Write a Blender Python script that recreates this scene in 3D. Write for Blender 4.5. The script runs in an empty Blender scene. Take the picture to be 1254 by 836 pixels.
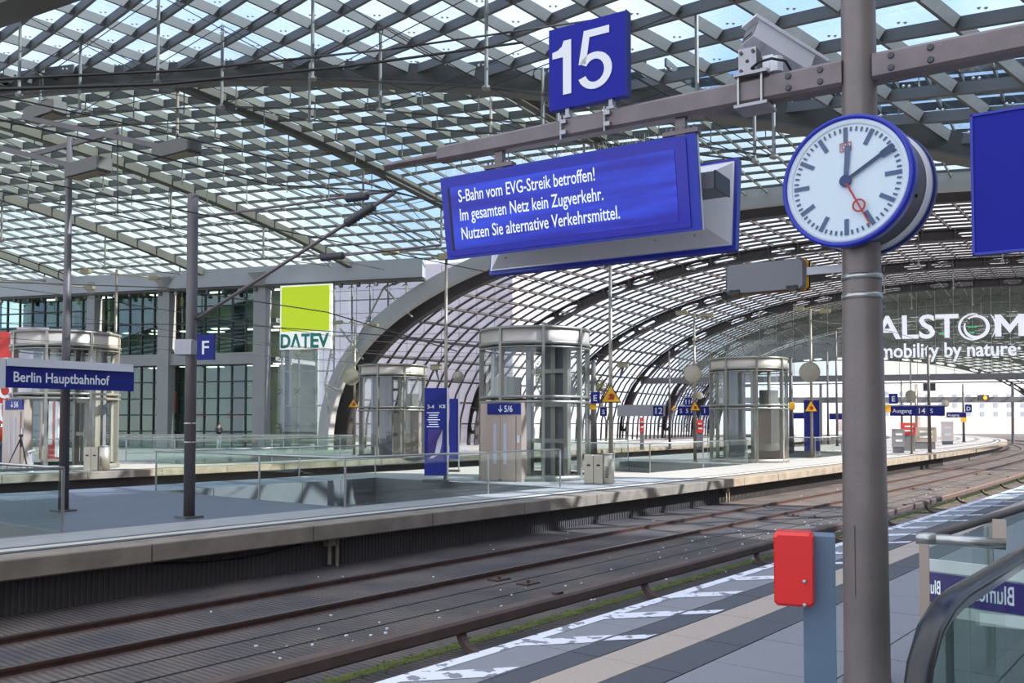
import bpy, math, random
from mathutils import Vector, Matrix
from bisect import bisect_left
random.seed(7)
SC = bpy.context.scene
COL = SC.collection
R = math.radians

# ------------------------------------------------------------------ camera
FPX, CXP, CYP = 1100.0, 627.0, 418.0
TH = math.atan(0.035)
SHY = 61.5
EYE = Vector((0, 0, 1.6))
cam_d = bpy.data.cameras.new('camera')
cam_d.sensor_width = 36.0
cam_d.lens = 36.0 * FPX / 1254.0
cam_d.shift_y = SHY / 1254.0
cam_d.clip_start = 0.05
cam_d.clip_end = 2000
cam = bpy.data.objects.new('camera', cam_d)
COL.objects.link(cam)
cam.location = EYE
cam.rotation_euler = (math.pi / 2 + TH, 0, 0)
SC.camera = cam

# ------------------------------------------------------------------ colours
def lin(c):
    return tuple((x / 255 / 12.92) if x / 255 <= 0.04045 else ((x / 255 + 0.055) / 1.055) ** 2.4 for x in c)

# ------------------------------------------------------------------ world, sun, exposure
world = bpy.data.worlds.new('sky')
SC.world = world
world.use_nodes = True
wn, wl = world.node_tree.nodes, world.node_tree.links
wn.clear()
wo = wn.new('ShaderNodeOutputWorld')
bg = wn.new('ShaderNodeBackground')
tc = wn.new('ShaderNodeTexCoord')
nz = wn.new('ShaderNodeTexNoise')
nz.inputs['Scale'].default_value = 3.2
nz.inputs['Detail'].default_value = 7
rp = wn.new('ShaderNodeValToRGB')
rp.color_ramp.elements[0].position = 0.36
rp.color_ramp.elements[0].color = (0.50, 0.67, 0.95, 1)
rp.color_ramp.elements[1].position = 0.60
rp.color_ramp.elements[1].color = (1.0, 0.99, 0.99, 1)
wl.new(tc.outputs['Generated'], nz.inputs['Vector'])
wl.new(nz.outputs['Fac'], rp.inputs['Fac'])
wl.new(rp.outputs['Color'], bg.inputs['Color'])
bg.inputs['Strength'].default_value = 1.35
wl.new(bg.outputs['Background'], wo.inputs['Surface'])

sun_d = bpy.data.lights.new('sun', 'SUN')
sun_d.energy = 7.5
sun_d.angle = R(0.6)
sun_d.color = (1.0, 0.95, 0.86)
sun = bpy.data.objects.new('sun', sun_d)
COL.objects.link(sun)
SUNDIR = Vector((0.97, -0.225, 0.80)).normalized()
sun.rotation_euler = SUNDIR.to_track_quat('Z', 'Y').to_euler()
sun.location = SUNDIR * 100

SC.view_settings.view_transform = 'Standard'
SC.view_settings.look = 'None'
SC.view_settings.exposure = 0.5
SC.view_settings.gamma = 1.0
SC.view_settings.use_curve_mapping = False
SC.cycles.transparent_max_bounces = 24
SC.cycles.max_bounces = 6
SC.cycles.diffuse_bounces = 4
SC.cycles.caustics_reflective = False
SC.cycles.caustics_refractive = False

# ------------------------------------------------------------------ measuring helpers (true camera geometry)
ct, st_ = math.cos(TH), math.sin(TH)
def ray(px, py):
    a = (CYP + SHY - py) / FPX
    return Vector(((px - CXP) / FPX, ct - a * st_, st_ + a * ct))
def at(px, py, Y):
    d = ray(px, py)
    return EYE + d * (Y / d.y)
def ground(px, py, z=0.0):
    d = ray(px, py)
    return EYE + d * ((z - EYE.z) / d.z)
def proj(p):
    q = Vector(p) - EYE
    d = q.y * ct + q.z * st_
    if d < 0.3:
        return None
    return (CXP + FPX * q.x / d, CYP + SHY - FPX * (-q.y * st_ + q.z * ct) / d, d)

# track curve: s along, n across (n < 0 is left of the camera)
LA, LB, LT = 0.0, -0.18, -0.98        # near platform, far platforms, track slab
_DS = 0.5
_tr = {}
def _mk():
    S0, S1 = -60.0, 240.0
    n = int((S1 - S0) / _DS) + 1
    hs = []
    for i in range(n):
        s = S0 + i * _DS
        if s < 50:
            h = R(39.3) - R(0.05) * s
        else:
            e = min(s, 125.0) - 50
            h = R(39.3) - R(0.05) * s - 0.5 * e ** 2 / 15500.0 - max(0.0, s - 125) * e / 15500.0
        hs.append(max(h, R(-70)))
    xs, ys = [0.0], [0.0]
    for i in range(1, n):
        hm = 0.5 * (hs[i] + hs[i - 1])
        xs.append(xs[-1] + math.sin(hm) * _DS)
        ys.append(ys[-1] + math.cos(hm) * _DS)
    i0 = int(-S0 / _DS)
    x0, y0 = xs[i0], ys[i0]
    _tr.update(S0=S0, n=n, h=hs, x=[v - x0 for v in xs], y=[v - y0 for v in ys])
_mk()
def TR(s):
    f = (s - _tr['S0']) / _DS
    i = max(0, min(_tr['n'] - 2, int(f)))
    k = f - i
    g = lambda L: L[i] * (1 - k) + L[i + 1] * k
    return g(_tr['x']), g(_tr['y']), g(_tr['h'])
def P(s, n, z=0.0):
    x, y, h = TR(s)
    return Vector((x + n * math.cos(h), y - n * math.sin(h), z))
def HD(s):
    return TR(s)[2]
def SN(p):
    best = min(range(0, _tr['n'], 4), key=lambda i: (p[0] - _tr['x'][i]) ** 2 + (p[1] - _tr['y'][i]) ** 2)
    s = _tr['S0'] + best * _DS
    for _ in range(4):
        x, y, h = TR(s)
        s += (p[0] - x) * math.sin(h) + (p[1] - y) * math.cos(h)
    x, y, h = TR(s)
    return s, (p[0] - x) * math.cos(h) - (p[1] - y) * math.sin(h)

# ------------------------------------------------------------------ materials
M = {}
def mat(name, rgb, rough=0.6, metal=0.0, var=0.0, vscale=4.0, bump=0.0, bscale=40.0, emit=None, spec=0.5, coat=0.0, uv=False):
    m = bpy.data.materials.new(name)
    m.use_nodes = True
    N, L = m.node_tree.nodes, m.node_tree.links
    b = N['Principled BSDF']
    c = lin(rgb)
    b.inputs['Base Color'].default_value = (*c, 1)
    b.inputs['Roughness'].default_value = rough
    b.inputs['Metallic'].default_value = metal
    b.inputs['Specular IOR Level'].default_value = spec
    b.inputs['Coat Weight'].default_value = coat
    t = N.new('ShaderNodeTexCoord')
    src = t.outputs['UV'] if uv else t.outputs['Object']
    if var > 0:
        n1 = N.new('ShaderNodeTexNoise')
        n1.inputs['Scale'].default_value = vscale
        n1.inputs['Detail'].default_value = 5
        L.new(src, n1.inputs['Vector'])
        r = N.new('ShaderNodeValToRGB')
        r.color_ramp.elements[0].position = 0.3
        r.color_ramp.elements[1].position = 0.7
        r.color_ramp.elements[0].color = (*[x * (1 - var) for x in c], 1)
        r.color_ramp.elements[1].color = (*[min(1, x * (1 + var)) for x in c], 1)
        L.new(n1.outputs['Fac'], r.inputs['Fac'])
        L.new(r.outputs['Color'], b.inputs['Base Color'])
    if bump > 0:
        n2 = N.new('ShaderNodeTexNoise')
        n2.inputs['Scale'].default_value = bscale
        n2.inputs['Detail'].default_value = 3
        L.new(src, n2.inputs['Vector'])
        bp = N.new('ShaderNodeBump')
        bp.inputs['Strength'].default_value = bump
        bp.inputs['Distance'].default_value = 0.02
        L.new(n2.outputs['Fac'], bp.inputs['Height'])
        L.new(bp.outputs['Normal'], b.inputs['Normal'])
    if emit:
        b.inputs['Emission Color'].default_value = (*lin(emit[0]), 1)
        b.inputs['Emission Strength'].default_value = emit[1]
    M[name] = m
    return m
def glass(name, tint, refl=0.06, rough=0.02, haze=0.0, hazecol=(200, 210, 210)):
    m = bpy.data.materials.new(name)
    m.use_nodes = True
    N, L = m.node_tree.nodes, m.node_tree.links
    N.clear()
    o = N.new('ShaderNodeOutputMaterial')
    tr = N.new('ShaderNodeBsdfTransparent')
    tr.inputs['Color'].default_value = (*tint, 1)
    gl = N.new('ShaderNodeBsdfGlossy')
    gl.inputs['Roughness'].default_value = rough
    gl.inputs['Color'].default_value = (0.9, 0.95, 0.95, 1)
    fr = N.new('ShaderNodeLayerWeight')
    fr.inputs['Blend'].default_value = 0.5
    pw = N.new('ShaderNodeMath'); pw.operation = 'POWER'
    pw.inputs[1].default_value = 5.0
    L.new(fr.outputs['Facing'], pw.inputs[0])
    mu = N.new('ShaderNodeMath'); mu.operation = 'MULTIPLY_ADD'
    mu.inputs[1].default_value = 0.4
    mu.inputs[2].default_value = refl
    mx = N.new('ShaderNodeMixShader')
    L.new(pw.outputs[0], mu.inputs[0])
    L.new(mu.outputs[0], mx.inputs[0])
    if haze > 0:
        df = N.new('ShaderNodeBsdfDiffuse')
        df.inputs['Color'].default_value = (*lin(hazecol), 1)
        m2 = N.new('ShaderNodeMixShader')
        m2.inputs[0].default_value = haze
        L.new(tr.outputs[0], m2.inputs[1]); L.new(df.outputs[0], m2.inputs[2])
        L.new(m2.outputs[0], mx.inputs[1])
    else:
        L.new(tr.outputs[0], mx.inputs[1])
    L.new(gl.outputs[0], mx.inputs[2])
    L.new(mx.outputs[0], o.inputs[0])
    M[name] = m
    return m

mat('roof_steel', (94, 95, 91), 0.55, 0.2, 0.12, 0.7)
mat('roof_steel_dark', (82, 80, 73), 0.6, 0.2, 0.15, 0.7)
mat('vault_steel', (60, 56, 55), 0.6, 0.15, 0.12, 0.6)
mat('arch_paint', (168, 168, 166), 0.5, 0.1, 0.06, 0.5)
mat('eave_paint', (176, 178, 182), 0.5, 0.1, 0.05, 0.5)
mat('column_paint', (120, 110, 106), 0.42, 0.3, 0.12, 3.0, 0.1, 60)
mat('beam_paint', (118, 107, 107), 0.45, 0.3, 0.15, 5.0, 0.1, 60)
mat('mast_paint', (98, 93, 93), 0.5, 0.3, 0.08, 2.0)
mat('pole_steel', (150, 140, 124), 0.38, 0.7, 0.06, 3.0)
mat('stainless', (178, 178, 174), 0.28, 0.85, 0.04, 3.0)
mat('mirror_metal', (168, 162, 146), 0.35, 0.6, 0.1, 2)
mat('bright_steel', (215, 215, 210), 0.3, 0.6)
mat('galvanised', (165, 162, 166), 0.45, 0.6, 0.08, 12)
mat('cable', (60, 56, 50), 0.6, 0.3)
mat('rod_steel', (150, 150, 142), 0.4, 0.5)
mat('sign_blue', (18, 26, 150), 0.55, spec=0.25)
mat('sign_blue_deep', (26, 36, 122), 0.5, spec=0.3)
mat('frame_blue', (30, 48, 170), 0.35)
mat('frame_blue_dark', (30, 38, 110), 0.4)
mat('white_paint', (238, 238, 235), 0.5)
mat('white_added_glow', (240, 240, 236), 0.5, emit=((240, 240, 236), 0.35))  # emission added to whiten the shaded sign panel, no lamp behind it
mat('letter_white', (240, 240, 240), 0.5)
mat('casing_grey', (222, 222, 226), 0.4, 0.2)
mat('dark_grey', (70, 70, 74), 0.5)
mat('mid_grey', (112, 112, 116), 0.5)
mat('black', (18, 18, 20), 0.4)
mat('red_paint', (228, 30, 26), 0.35, 0, 0.05, 3, coat=0.3)
mat('post_blue_grey', (98, 118, 138), 0.5, 0.1, 0.06, 4)
mat('clock_face', (236, 240, 242), 0.25)
mat('clock_mark', (36, 58, 108), 0.4)
mat('red_mark', (176, 48, 44), 0.4)
mat('yellow', (240, 178, 20), 0.5)
mat('red_ad', (214, 60, 52), 0.5)
mat('lime', (205, 228, 40), 0.5, emit=((200, 224, 30), 0.25))
mat('teal', (20, 140, 130), 0.5)
mat('letter_grey_glow', (232, 233, 236), 0.45, emit=((225, 228, 240), 0.35))  # glow put into the letter colour so backlit letters stay pale
mat('lamp_body', (150, 140, 108), 0.5, 0.2)
mat('lamp_body_dark', (90, 87, 80), 0.5, 0.2)
mat('bin_metal', (186, 176, 158), 0.4, 0.5, 0.05, 4)
mat('door_metal', (184, 166, 152), 0.35, 0.4, 0.05, 1.5)
mat('lift_band', (196, 184, 172), 0.4, 0.3, 0.05, 1.0)
mat('lift_steel', (150, 148, 138), 0.4, 0.5, 0.05, 2)
mat('mullion', (44, 52, 54), 0.5)
mat('building_column', (150, 150, 150), 0.6, 0, 0.06, 0.5)
mat('interior_dark', (40, 48, 46), 0.8)
mat('interior_green', (150, 160, 138), 0.7, 0, 0.4, 0.35)
mat('fill_glow', (250, 250, 235), 0.5, emit=((255, 250, 225), 3.0))
mat('interior_floor', (120, 126, 122), 0.7)
mat('pale_wall', (190, 184, 194), 0.8, 0, 0.05, 0.15)
mat('pale_panel', (198, 192, 202), 0.75, 0, 0.05, 0.4)
mat('concrete_edge', (138, 126, 112), 0.8, 0, 0.22, 2.2, 0.25, 20)
mat('paving', (136, 136, 142), 0.6, 0, 0.07, 60, 0.08, 90)
mat('paving_dark', (80, 81, 88), 0.6, 0, 0.08, 50, 0.08, 90)
mat('paving_beige', (182, 166, 154), 0.65, 0, 0.08, 40, 0.2, 60)
mat('paving_edge', (138, 138, 143), 0.65, 0, 0.1, 60, 0.1, 90)
mat('joint', (86, 86, 90), 0.8)
mat('far_paving', (162, 160, 158), 0.6, 0, 0.08, 3, 0.05, 90)
mat('asphalt_blue', (98, 104, 116), 0.6, 0, 0.05, 1.5)
mat('far_stripe', (205, 198, 182), 0.6)
mat('well_panel', (112, 114, 114), 0.6, 0, 0.08, 0.8)
mat('rail_steel', (88, 64, 56), 0.45, 0.4, 0.25, 8)
mat('rail_top', (120, 108, 108), 0.3, 0.8)
mat('third_rail', (96, 78, 70), 0.6, 0.1, 0.2, 3)
mat('rib_wall', (84, 80, 80), 0.8, 0, 0.1, 2)
mat('moss', (88, 96, 38), 0.9, 0, 0.45, 5, 0.6, 50)
mat('rubber', (20, 20, 26), 0.3, 0, 0, coat=0.15)
mat('skin', (200, 150, 125), 0.6)
mat('jacket', (36, 38, 46), 0.8)
mat('trousers', (150, 155, 165), 0.8)
mat('orange_cloth', (220, 80, 30), 0.8)
mat('jeans', (70, 85, 120), 0.8)
mat('hair', (40, 30, 24), 0.8)
mat('bark', (90, 80, 66), 0.9)
mat('leaf', (118, 122, 70), 0.9, 0, 0.3, 1.0)
mat('far_building', (226, 216, 210), 0.8, 0, 0.05, 0.1)
mat('far_brick', (226, 200, 190), 0.9, 0, 0.15, 0.3)
mat('far_window', (150, 158, 168), 0.3)
mat('purple', (62, 44, 120), 0.45)
mat('green_light', (30, 190, 120), 0.4, emit=((20, 200, 120), 0.8))
glass('roof_glass', (0.75, 0.82, 0.92), 0.02)
glass('crossing_glass', (0.74, 0.80, 0.82), 0.02)
glass('vault_glass', (0.98, 0.97, 0.98), 0.02)
glass('rail_glass', (0.94, 0.97, 0.95), 0.035)
glass('lift_glass', (0.92, 0.94, 0.92), 0.08)
glass('wall_glass', (0.90, 0.93, 0.95), 0.05)
glass('gable_glass', (0.86, 0.88, 0.85), 0.03, haze=0.17, hazecol=(172, 178, 166))
glass('facade_glass', (0.62, 0.76, 0.74), 0.07)
glass('escalator_glass', (0.84, 0.90, 0.88), 0.07)
glass('clock_glass', (0.95, 0.97, 0.98), 0.03)

def track_material():
    m = mat('track_slab', (108, 98, 100), 0.75)
    N, L = m.node_tree.nodes, m.node_tree.links
    b = N['Principled BSDF']
    t = N['Texture Coordinate']
    sp = N.new('ShaderNodeSeparateXYZ'); L.new(t.outputs['UV'], sp.inputs[0])
    # fine ribs that run across the track
    mu = N.new('ShaderNodeMath'); mu.operation = 'MULTIPLY'; mu.inputs[1].default_value = 2 * math.pi / 0.085
    L.new(sp.outputs['X'], mu.inputs[0])
    sn = N.new('ShaderNodeMath'); sn.operation = 'SINE'; L.new(mu.outputs[0], sn.inputs[0])
    bp = N.new('ShaderNodeBump'); bp.inputs['Strength'].default_value = 0.9; bp.inputs['Distance'].default_value = 0.012
    L.new(sn.outputs[0], bp.inputs['Height']); L.new(bp.outputs['Normal'], b.inputs['Normal'])
    n1 = N.new('ShaderNodeTexNoise'); n1.inputs['Scale'].default_value = 0.9; n1.inputs['Detail'].default_value = 8
    L.new(t.outputs['UV'], n1.inputs['Vector'])
    r = N.new('ShaderNodeValToRGB')
    r.color_ramp.elements[0].position = 0.35; r.color_ramp.elements[0].color = (*lin((80, 73, 75)), 1)
    r.color_ramp.elements[1].position = 0.7; r.color_ramp.elements[1].color = (*lin((114, 102, 92)), 1)
    L.new(n1.outputs['Fac'], r.inputs[0])
    mr = N.new('ShaderNodeMapRange'); mr.inputs[1].default_value = -1; mr.inputs[2].default_value = 1
    mr.inputs[3].default_value = 0.72; mr.inputs[4].default_value = 1.08
    L.new(sn.outputs[0], mr.inputs[0])
    mm = N.new('ShaderNodeMix'); mm.data_type = 'RGBA'; mm.blend_type = 'MULTIPLY'; mm.inputs[0].default_value = 1
    cc = N.new('ShaderNodeCombineColor')
    for k in range(3): L.new(mr.outputs[0], cc.inputs[k])
    L.new(r.outputs[0], mm.inputs[6]); L.new(cc.outputs[0], mm.inputs[7])
    L.new(mm.outputs[2], b.inputs['Base Color'])
track_material()
def worn_material():
    m = mat('worn_white', (235, 235, 240), 0.6)
    N, L = m.node_tree.nodes, m.node_tree.links
    b = N['Principled BSDF']; t = N['Texture Coordinate']
    n1 = N.new('ShaderNodeTexNoise'); n1.inputs['Scale'].default_value = 7; n1.inputs['Detail'].default_value = 6
    L.new(t.outputs['Object'], n1.inputs['Vector'])
    r = N.new('ShaderNodeValToRGB'); r.color_ramp.interpolation = 'CONSTANT'
    r.color_ramp.elements[0].position = 0; r.color_ramp.elements[0].color = (*lin((140, 140, 148)), 1)
    r.color_ramp.elements[1].position = 0.43; r.color_ramp.elements[1].color = (*lin((232, 232, 240)), 1)
    L.new(n1.outputs['Fac'], r.inputs[0]); L.new(r.outputs[0], b.inputs['Base Color'])
worn_material()
def screen_material():
    m = mat('screen', (20, 24, 150), 0.25)
    N, L = m.node_tree.nodes, m.node_tree.links
    b = N['Principled BSDF']; t = N['Texture Coordinate']
    mp = N.new('ShaderNodeMapping'); mp.inputs['Rotation'].default_value = (0, R(-22), 0); mp.inputs['Scale'].default_value = (0.5, 1, 4.5)
    L.new(t.outputs['Object'], mp.inputs[0])
    n1 = N.new('ShaderNodeTexNoise'); n1.inputs['Scale'].default_value = 1.6; n1.inputs['Detail'].default_value = 4
    L.new(mp.outputs[0], n1.inputs['Vector'])
    r = N.new('ShaderNodeValToRGB')
    r.color_ramp.elements[0].position = 0.38; r.color_ramp.elements[0].color = (*lin((24, 22, 150)), 1)
    r.color_ramp.elements[1].position = 0.66; r.color_ramp.elements[1].color = (*lin((40, 66, 205)), 1)
    L.new(n1.outputs['Fac'], r.inputs[0]); L.new(r.outputs[0], b.inputs['Base Color'])
    L.new(r.outputs[0], b.inputs['Emission Color']); b.inputs['Emission Strength'].default_value = 0.25
screen_material()
mat('screen_text', (225, 232, 250), 0.5, emit=((225, 232, 255), 0.35))
mat('screen_border', (8, 8, 140), 0.2, emit=((5, 5, 160), 0.22))

# ------------------------------------------------------------------ mesh helpers
class MB:
    def __init__(s): s.v = []; s.f = []; s.uv = None
    def add(s, vs, fs):
        o = len(s.v); s.v += [Vector(p) for p in vs]; s.f += [tuple(i + o for i in f) for f in fs]; return s
    def box(s, c, d, rz=0.0, m=None):
        hx, hy, hz = d[0] / 2, d[1] / 2, d[2] / 2
        c = Vector(c)
        A = m if m else Matrix.Rotation(rz, 3, 'Z')
        vs = [c + A @ Vector((x, y, z)) for z in (-hz, hz) for x, y in ((-hx, -hy), (hx, -hy), (hx, hy), (-hx, hy))]
        return s.add(vs, [(0, 3, 2, 1), (4, 5, 6, 7), (0, 1, 5, 4), (1, 2, 6, 5), (2, 3, 7, 6), (3, 0, 4, 7)])
    def bevbox(s, c, d, b, rz=0.0):           # box with chamfered vertical/horizontal edges along y
        hx, hy, hz = d[0] / 2, d[1] / 2, d[2] / 2
        prof = [(-hx + b, -hz), (hx - b, -hz), (hx, -hz + b), (hx, hz - b), (hx - b, hz), (-hx + b, hz), (-hx, hz - b), (-hx, -hz + b)]
        A = Matrix.Rotation(rz, 3, 'Z'); c = Vector(c)
        rings = [(-hy, 1 - b * 0.9 / max(hx, hz)), (-hy + b, 1), (hy - b, 1), (hy, 1 - b * 0.9 / max(hx, hz))]
        vs = []
        for y, k in rings: vs += [c + A @ Vector((x * k, y, z * k)) for x, z in prof]
        fs = [tuple(range(7, -1, -1))]
        fs = [tuple(range(8))] + [(r * 8 + i, r * 8 + 8 + i, r * 8 + 8 + (i + 1) % 8, r * 8 + (i + 1) % 8) for r in range(3) for i in range(8)] + [tuple(range(31, 23, -1))]
        return s.add(vs, fs)
    def cyl(s, a, b, r0, r1=None, k=8, cap=True):
        a, b = Vector(a), Vector(b); r1 = r0 if r1 is None else r1
        d = (b - a)
        if d.length < 1e-6: return s
        d.normalize()
        u = d.cross(Vector((0, 0, 1)) if abs(d.z) < 0.9 else Vector((1, 0, 0))).normalized(); w = d.cross(u)
        vs = []
        for p, r in ((a, r0), (b, r1)):
            vs += [p + u * (r * math.cos(2 * math.pi * i / k)) + w * (r * math.sin(2 * math.pi * i / k)) for i in range(k)]
        fs = [(i, (i + 1) % k, k + (i + 1) % k, k + i) for i in range(k)]
        if cap: fs += [tuple(range(k - 1, -1, -1)), tuple(range(k, 2 * k))]
        return s.add(vs, fs)
    def tube(s, pts, r, k=8):
        pts = [Vector(p) for p in pts]; n = len(pts); vs = []
        u = None
        for i, p in enumerate(pts):
            d = (pts[min(i + 1, n - 1)] - pts[max(i - 1, 0)]).normalized()
            if u is None: u = d.cross(Vector((0, 0, 1)) if abs(d.z) < 0.9 else Vector((1, 0, 0))).normalized()
            else: u = (u - d * u.dot(d)).normalized()
            w = d.cross(u)
            rr = r[i] if isinstance(r, (list, tuple)) else r
            vs += [p + u * (rr * math.cos(2 * math.pi * j / k)) + w * (rr * math.sin(2 * math.pi * j / k)) for j in range(k)]
        fs = [(i * k + j, i * k + (j + 1) % k, (i + 1) * k + (j + 1) % k, (i + 1) * k + j) for i in range(n - 1) for j in range(k)]
        fs += [tuple(range(k - 1, -1, -1)), tuple(range((n - 1) * k, n * k))]
        return s.add(vs, fs)
    def lathe(s, prof, k=24, axis='Z', c=(0, 0, 0), a0=0.0, a1=2 * math.pi):   # prof: (r, h)
        c = Vector(c); vs = []; full = abs(a1 - a0 - 2 * math.pi) < 1e-6; m = k if full else k + 1
        for r, h in prof:
            for i in range(m):
                a = a0 + (a1 - a0) * i / k
                x, y = r * math.cos(a), r * math.sin(a)
                vs.append(c + (Vector((x, y, h)) if axis == 'Z' else Vector((x, h, y))))
        fs = []
        for j in range(len(prof) - 1):
            for i in range(k):
                i2 = (i + 1) % m
                fs.append((j * m + i, j * m + i2, (j + 1) * m + i2, (j + 1) * m + i))
        return s.add(vs, fs)
    def sweep(s, pts, prof, up=None, closed=True):    # prof: (side, up) outline, swept along pts; ups per point
        pts = [Vector(p) for p in pts]; n = len(pts); k = len(prof)
        vs = []
        for i, p in enumerate(pts):
            d = (pts[min(i + 1, n - 1)] - pts[max(i - 1, 0)]).normalized()
            N = Vector(up[i]) if up else Vector((0, 0, 1))
            sd = d.cross(N).normalized(); N = sd.cross(d)
            vs += [p + sd * a + N * b for a, b in prof]
        fs = [(i * k + j, i * k + (j + 1) % k, (i + 1) * k + (j + 1) % k, (i + 1) * k + j) for i in range(n - 1) for j in range(k)]
        fs += [tuple(range(k - 1, -1, -1)), tuple(range((n - 1) * k, n * k))]
        return s.add(vs, fs)
    def poly(s, pts2, fr, y0, y1):      # extruded outline; fr maps (x, y, z) local to world
        k = len(pts2)
        vs = [fr(x, y0, z) for x, z in pts2] + [fr(x, y1, z) for x, z in pts2]
        return s.add(vs, [tuple(range(k)), tuple(range(2 * k - 1, k - 1, -1))] + [(i, k + i, k + (i + 1) % k, (i + 1) % k) for i in range(k)])
    def build(s, name, m, parent=None, smooth=False):
        off = parent_loc(parent)
        me = bpy.data.meshes.new(name)
        me.from_pydata([tuple(v - off) for v in s.v], [], s.f)
        if s.uv:
            ul = me.uv_layers.new(name='uv')
            for lp in me.loops: ul.data[lp.index].uv = s.uv[lp.vertex_index]
        me.materials.append(M[m] if isinstance(m, str) else m)
        if smooth:
            me.polygons.foreach_set('use_smooth', [True] * len(me.polygons))
        o = bpy.data.objects.new(name, me); COL.objects.link(o)
        if parent: o.parent = parent
        return o
_locs = {}
def parent_loc(o):
    v = Vector((0, 0, 0))
    while o is not None:
        v = v + o.location; o = o.parent
    return v
def tag(o, label=None, cat=None, group=None, kind=None):
    if label: o['label'] = label
    if cat: o['category'] = cat
    if group: o['group'] = group
    if kind: o['kind'] = kind
    return o
def thing(name, loc, label, cat, group=None, rz=0.0):
    o = bpy.data.objects.new(name, None); COL.objects.link(o); o.location = loc; o.rotation_euler = (0, 0, rz)
    o.empty_display_size = 0.3
    return tag(o, label, cat, group)
def struct(name, loc=(0, 0, 0), label=None):
    o = bpy.data.objects.new(name, None); COL.objects.link(o); o.location = loc; o['kind'] = 'structure'
    if label: o['label'] = label
    return o
def copy_tree(o, parent=None):
    c = o.copy(); COL.objects.link(c); c.parent = parent
    for ch in [x for x in o.children]: copy_tree(ch, c)
    return c
def place(o, loc, rz=None, label=None, group=None, scale=None):
    o.location = loc
    if rz is not None: o.rotation_euler = (0, 0, rz)
    if label: o['label'] = label
    if group: o['group'] = group
    if scale: o.scale = (scale,) * 3
    return o
# parts of rotated things are written in the thing's own frame: LOCAL builder
def lbuild(mb, name, m, parent, smooth=False):
    me = bpy.data.meshes.new(name)
    me.from_pydata([tuple(v) for v in mb.v], [], mb.f)
    me.materials.append(M[m])
    if smooth: me.polygons.foreach_set('use_smooth', [True] * len(me.polygons))
    o = bpy.data.objects.new(name, me); COL.objects.link(o); o.parent = parent
    return o
def text_mesh(body, size, sx=1.0, depth=0.004, bold=0.0, spacing=1.0):
    cu = bpy.data.curves.new('t', 'FONT'); cu.body = body; cu.size = size; cu.extrude = depth; cu.offset = bold
    cu.space_character = spacing; cu.resolution_u = 3
    ob = bpy.data.objects.new('t', cu); COL.objects.link(ob)
    dg = bpy.context.evaluated_depsgraph_get(); dg.update()
    me = bpy.data.meshes.new_from_object(ob.evaluated_get(dg))
    bpy.data.objects.remove(ob); bpy.data.curves.remove(cu)
    for v in me.vertices: v.co.x *= sx
    return me
def letters(body, size, loc, m, parent, sx=1.0, rz=0.0, depth=0.003, bold=0.0, name='lettering', width=None, flip=False, spacing=1.0, center=False):
    """text standing upright in the parent's xz plane, read from -y"""
    me = text_mesh(body, size, sx, depth, bold, spacing)
    xs = [v.co.x for v in me.vertices]
    if width:
        k = width / (max(xs) - min(xs))
        for v in me.vertices: v.co.x = (v.co.x - min(xs)) * k
    if center:
        xs = [v.co.x for v in me.vertices]; c = (max(xs) + min(xs)) / 2
        for v in me.vertices: v.co.x -= c
    if flip:
        for v in me.vertices: v.co.x *= -1
    me.materials.clear(); me.materials.append(M[m])
    me.name = name
    o = bpy.data.objects.new(name, me); COL.objects.link(o); o.parent = parent
    o.matrix_local = Matrix.Translation(loc) @ Matrix.Rotation(rz, 4, 'Z') @ Matrix.Rotation(math.pi / 2, 4, 'X')
    return o
def shared(name, mesh_obj_cache, key, mb, m, parent):
    pass

# ------------------------------------------------------------------ surfaces of the roofs
DX, DY = 0.961, -0.276                 # direction of the facade line and of all arch planes
PX0, PY0 = -21.6, 64.0
TV = Vector((DX, DY, 0)); WV = Vector((-DY, DX, 0))
W0 = PX0 * -DY + PY0 * DX
def on_plane_t(px, w=None):
    w = W0 if w is None else w
    q = (px - CXP) / FPX
    z = w / (DX - DY * q)
    return (q * z - (PX0 + (w - W0) * -DY)) / DX
def FP(t, h=0.0, w=None):               # point in the facade's frame
    w = W0 if w is None else w
    return Vector((PX0, PY0, 0)) + TV * t + WV * (w - W0) + Vector((0, 0, h))
# foot curve of the east vault
_fw = []
for i in range(0, 440):
    s = 10 + i * 0.5
    p = P(s, -48.3)
    _fw.append((p.x * -DY + p.y * DX, p))
_fw = [x for j, x in enumerate(_fw) if j == 0 or x[0] > _fw[j - 1][0]]
_ws = [x[0] for x in _fw]
def foot(w):
    i = max(1, min(len(_ws) - 1, bisect_left(_ws, w)))
    a, b = _fw[i - 1], _fw[i]; k = (w - a[0]) / (b[0] - a[0])
    return a[1].lerp(b[1], k)
VH, VHALF = 15.8, 38.0
def prof_h(t):
    u = min(1.0, abs(t - VHALF) / VHALF)
    return VH * (1 - u ** 2.4) ** (1 / 2.4)
_pt = []
for i in range(2001):
    # dense near the feet
    a = math.pi * i / 2000
    t = VHALF * (1 - math.copysign(abs(math.cos(a)) ** (2 / 2.4), math.cos(a)))
    _pt.append((t, prof_h(t)))
_pl = [0.0]
for i in range(1, len(_pt)):
    _pl.append(_pl[-1] + math.hypot(_pt[i][0] - _pt[i - 1][0], _pt[i][1] - _pt[i - 1][1]))
VLEN = _pl[-1]
def arc(a):
    a = max(0, min(VLEN, a)); i = max(1, min(len(_pl) - 1, bisect_left(_pl, a)))
    k = (a - _pl[i - 1]) / max(1e-9, _pl[i] - _pl[i - 1])
    return (_pt[i - 1][0] * (1 - k) + _pt[i][0] * k, _pt[i - 1][1] * (1 - k) + _pt[i][1] * k)
def SE(w, a):                            # east vault
    t, h = arc(a)
    p = foot(w) + TV * t
    p.z = LB + h
    return p
AV = Vector((-0.55, -0.835, 0))
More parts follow.
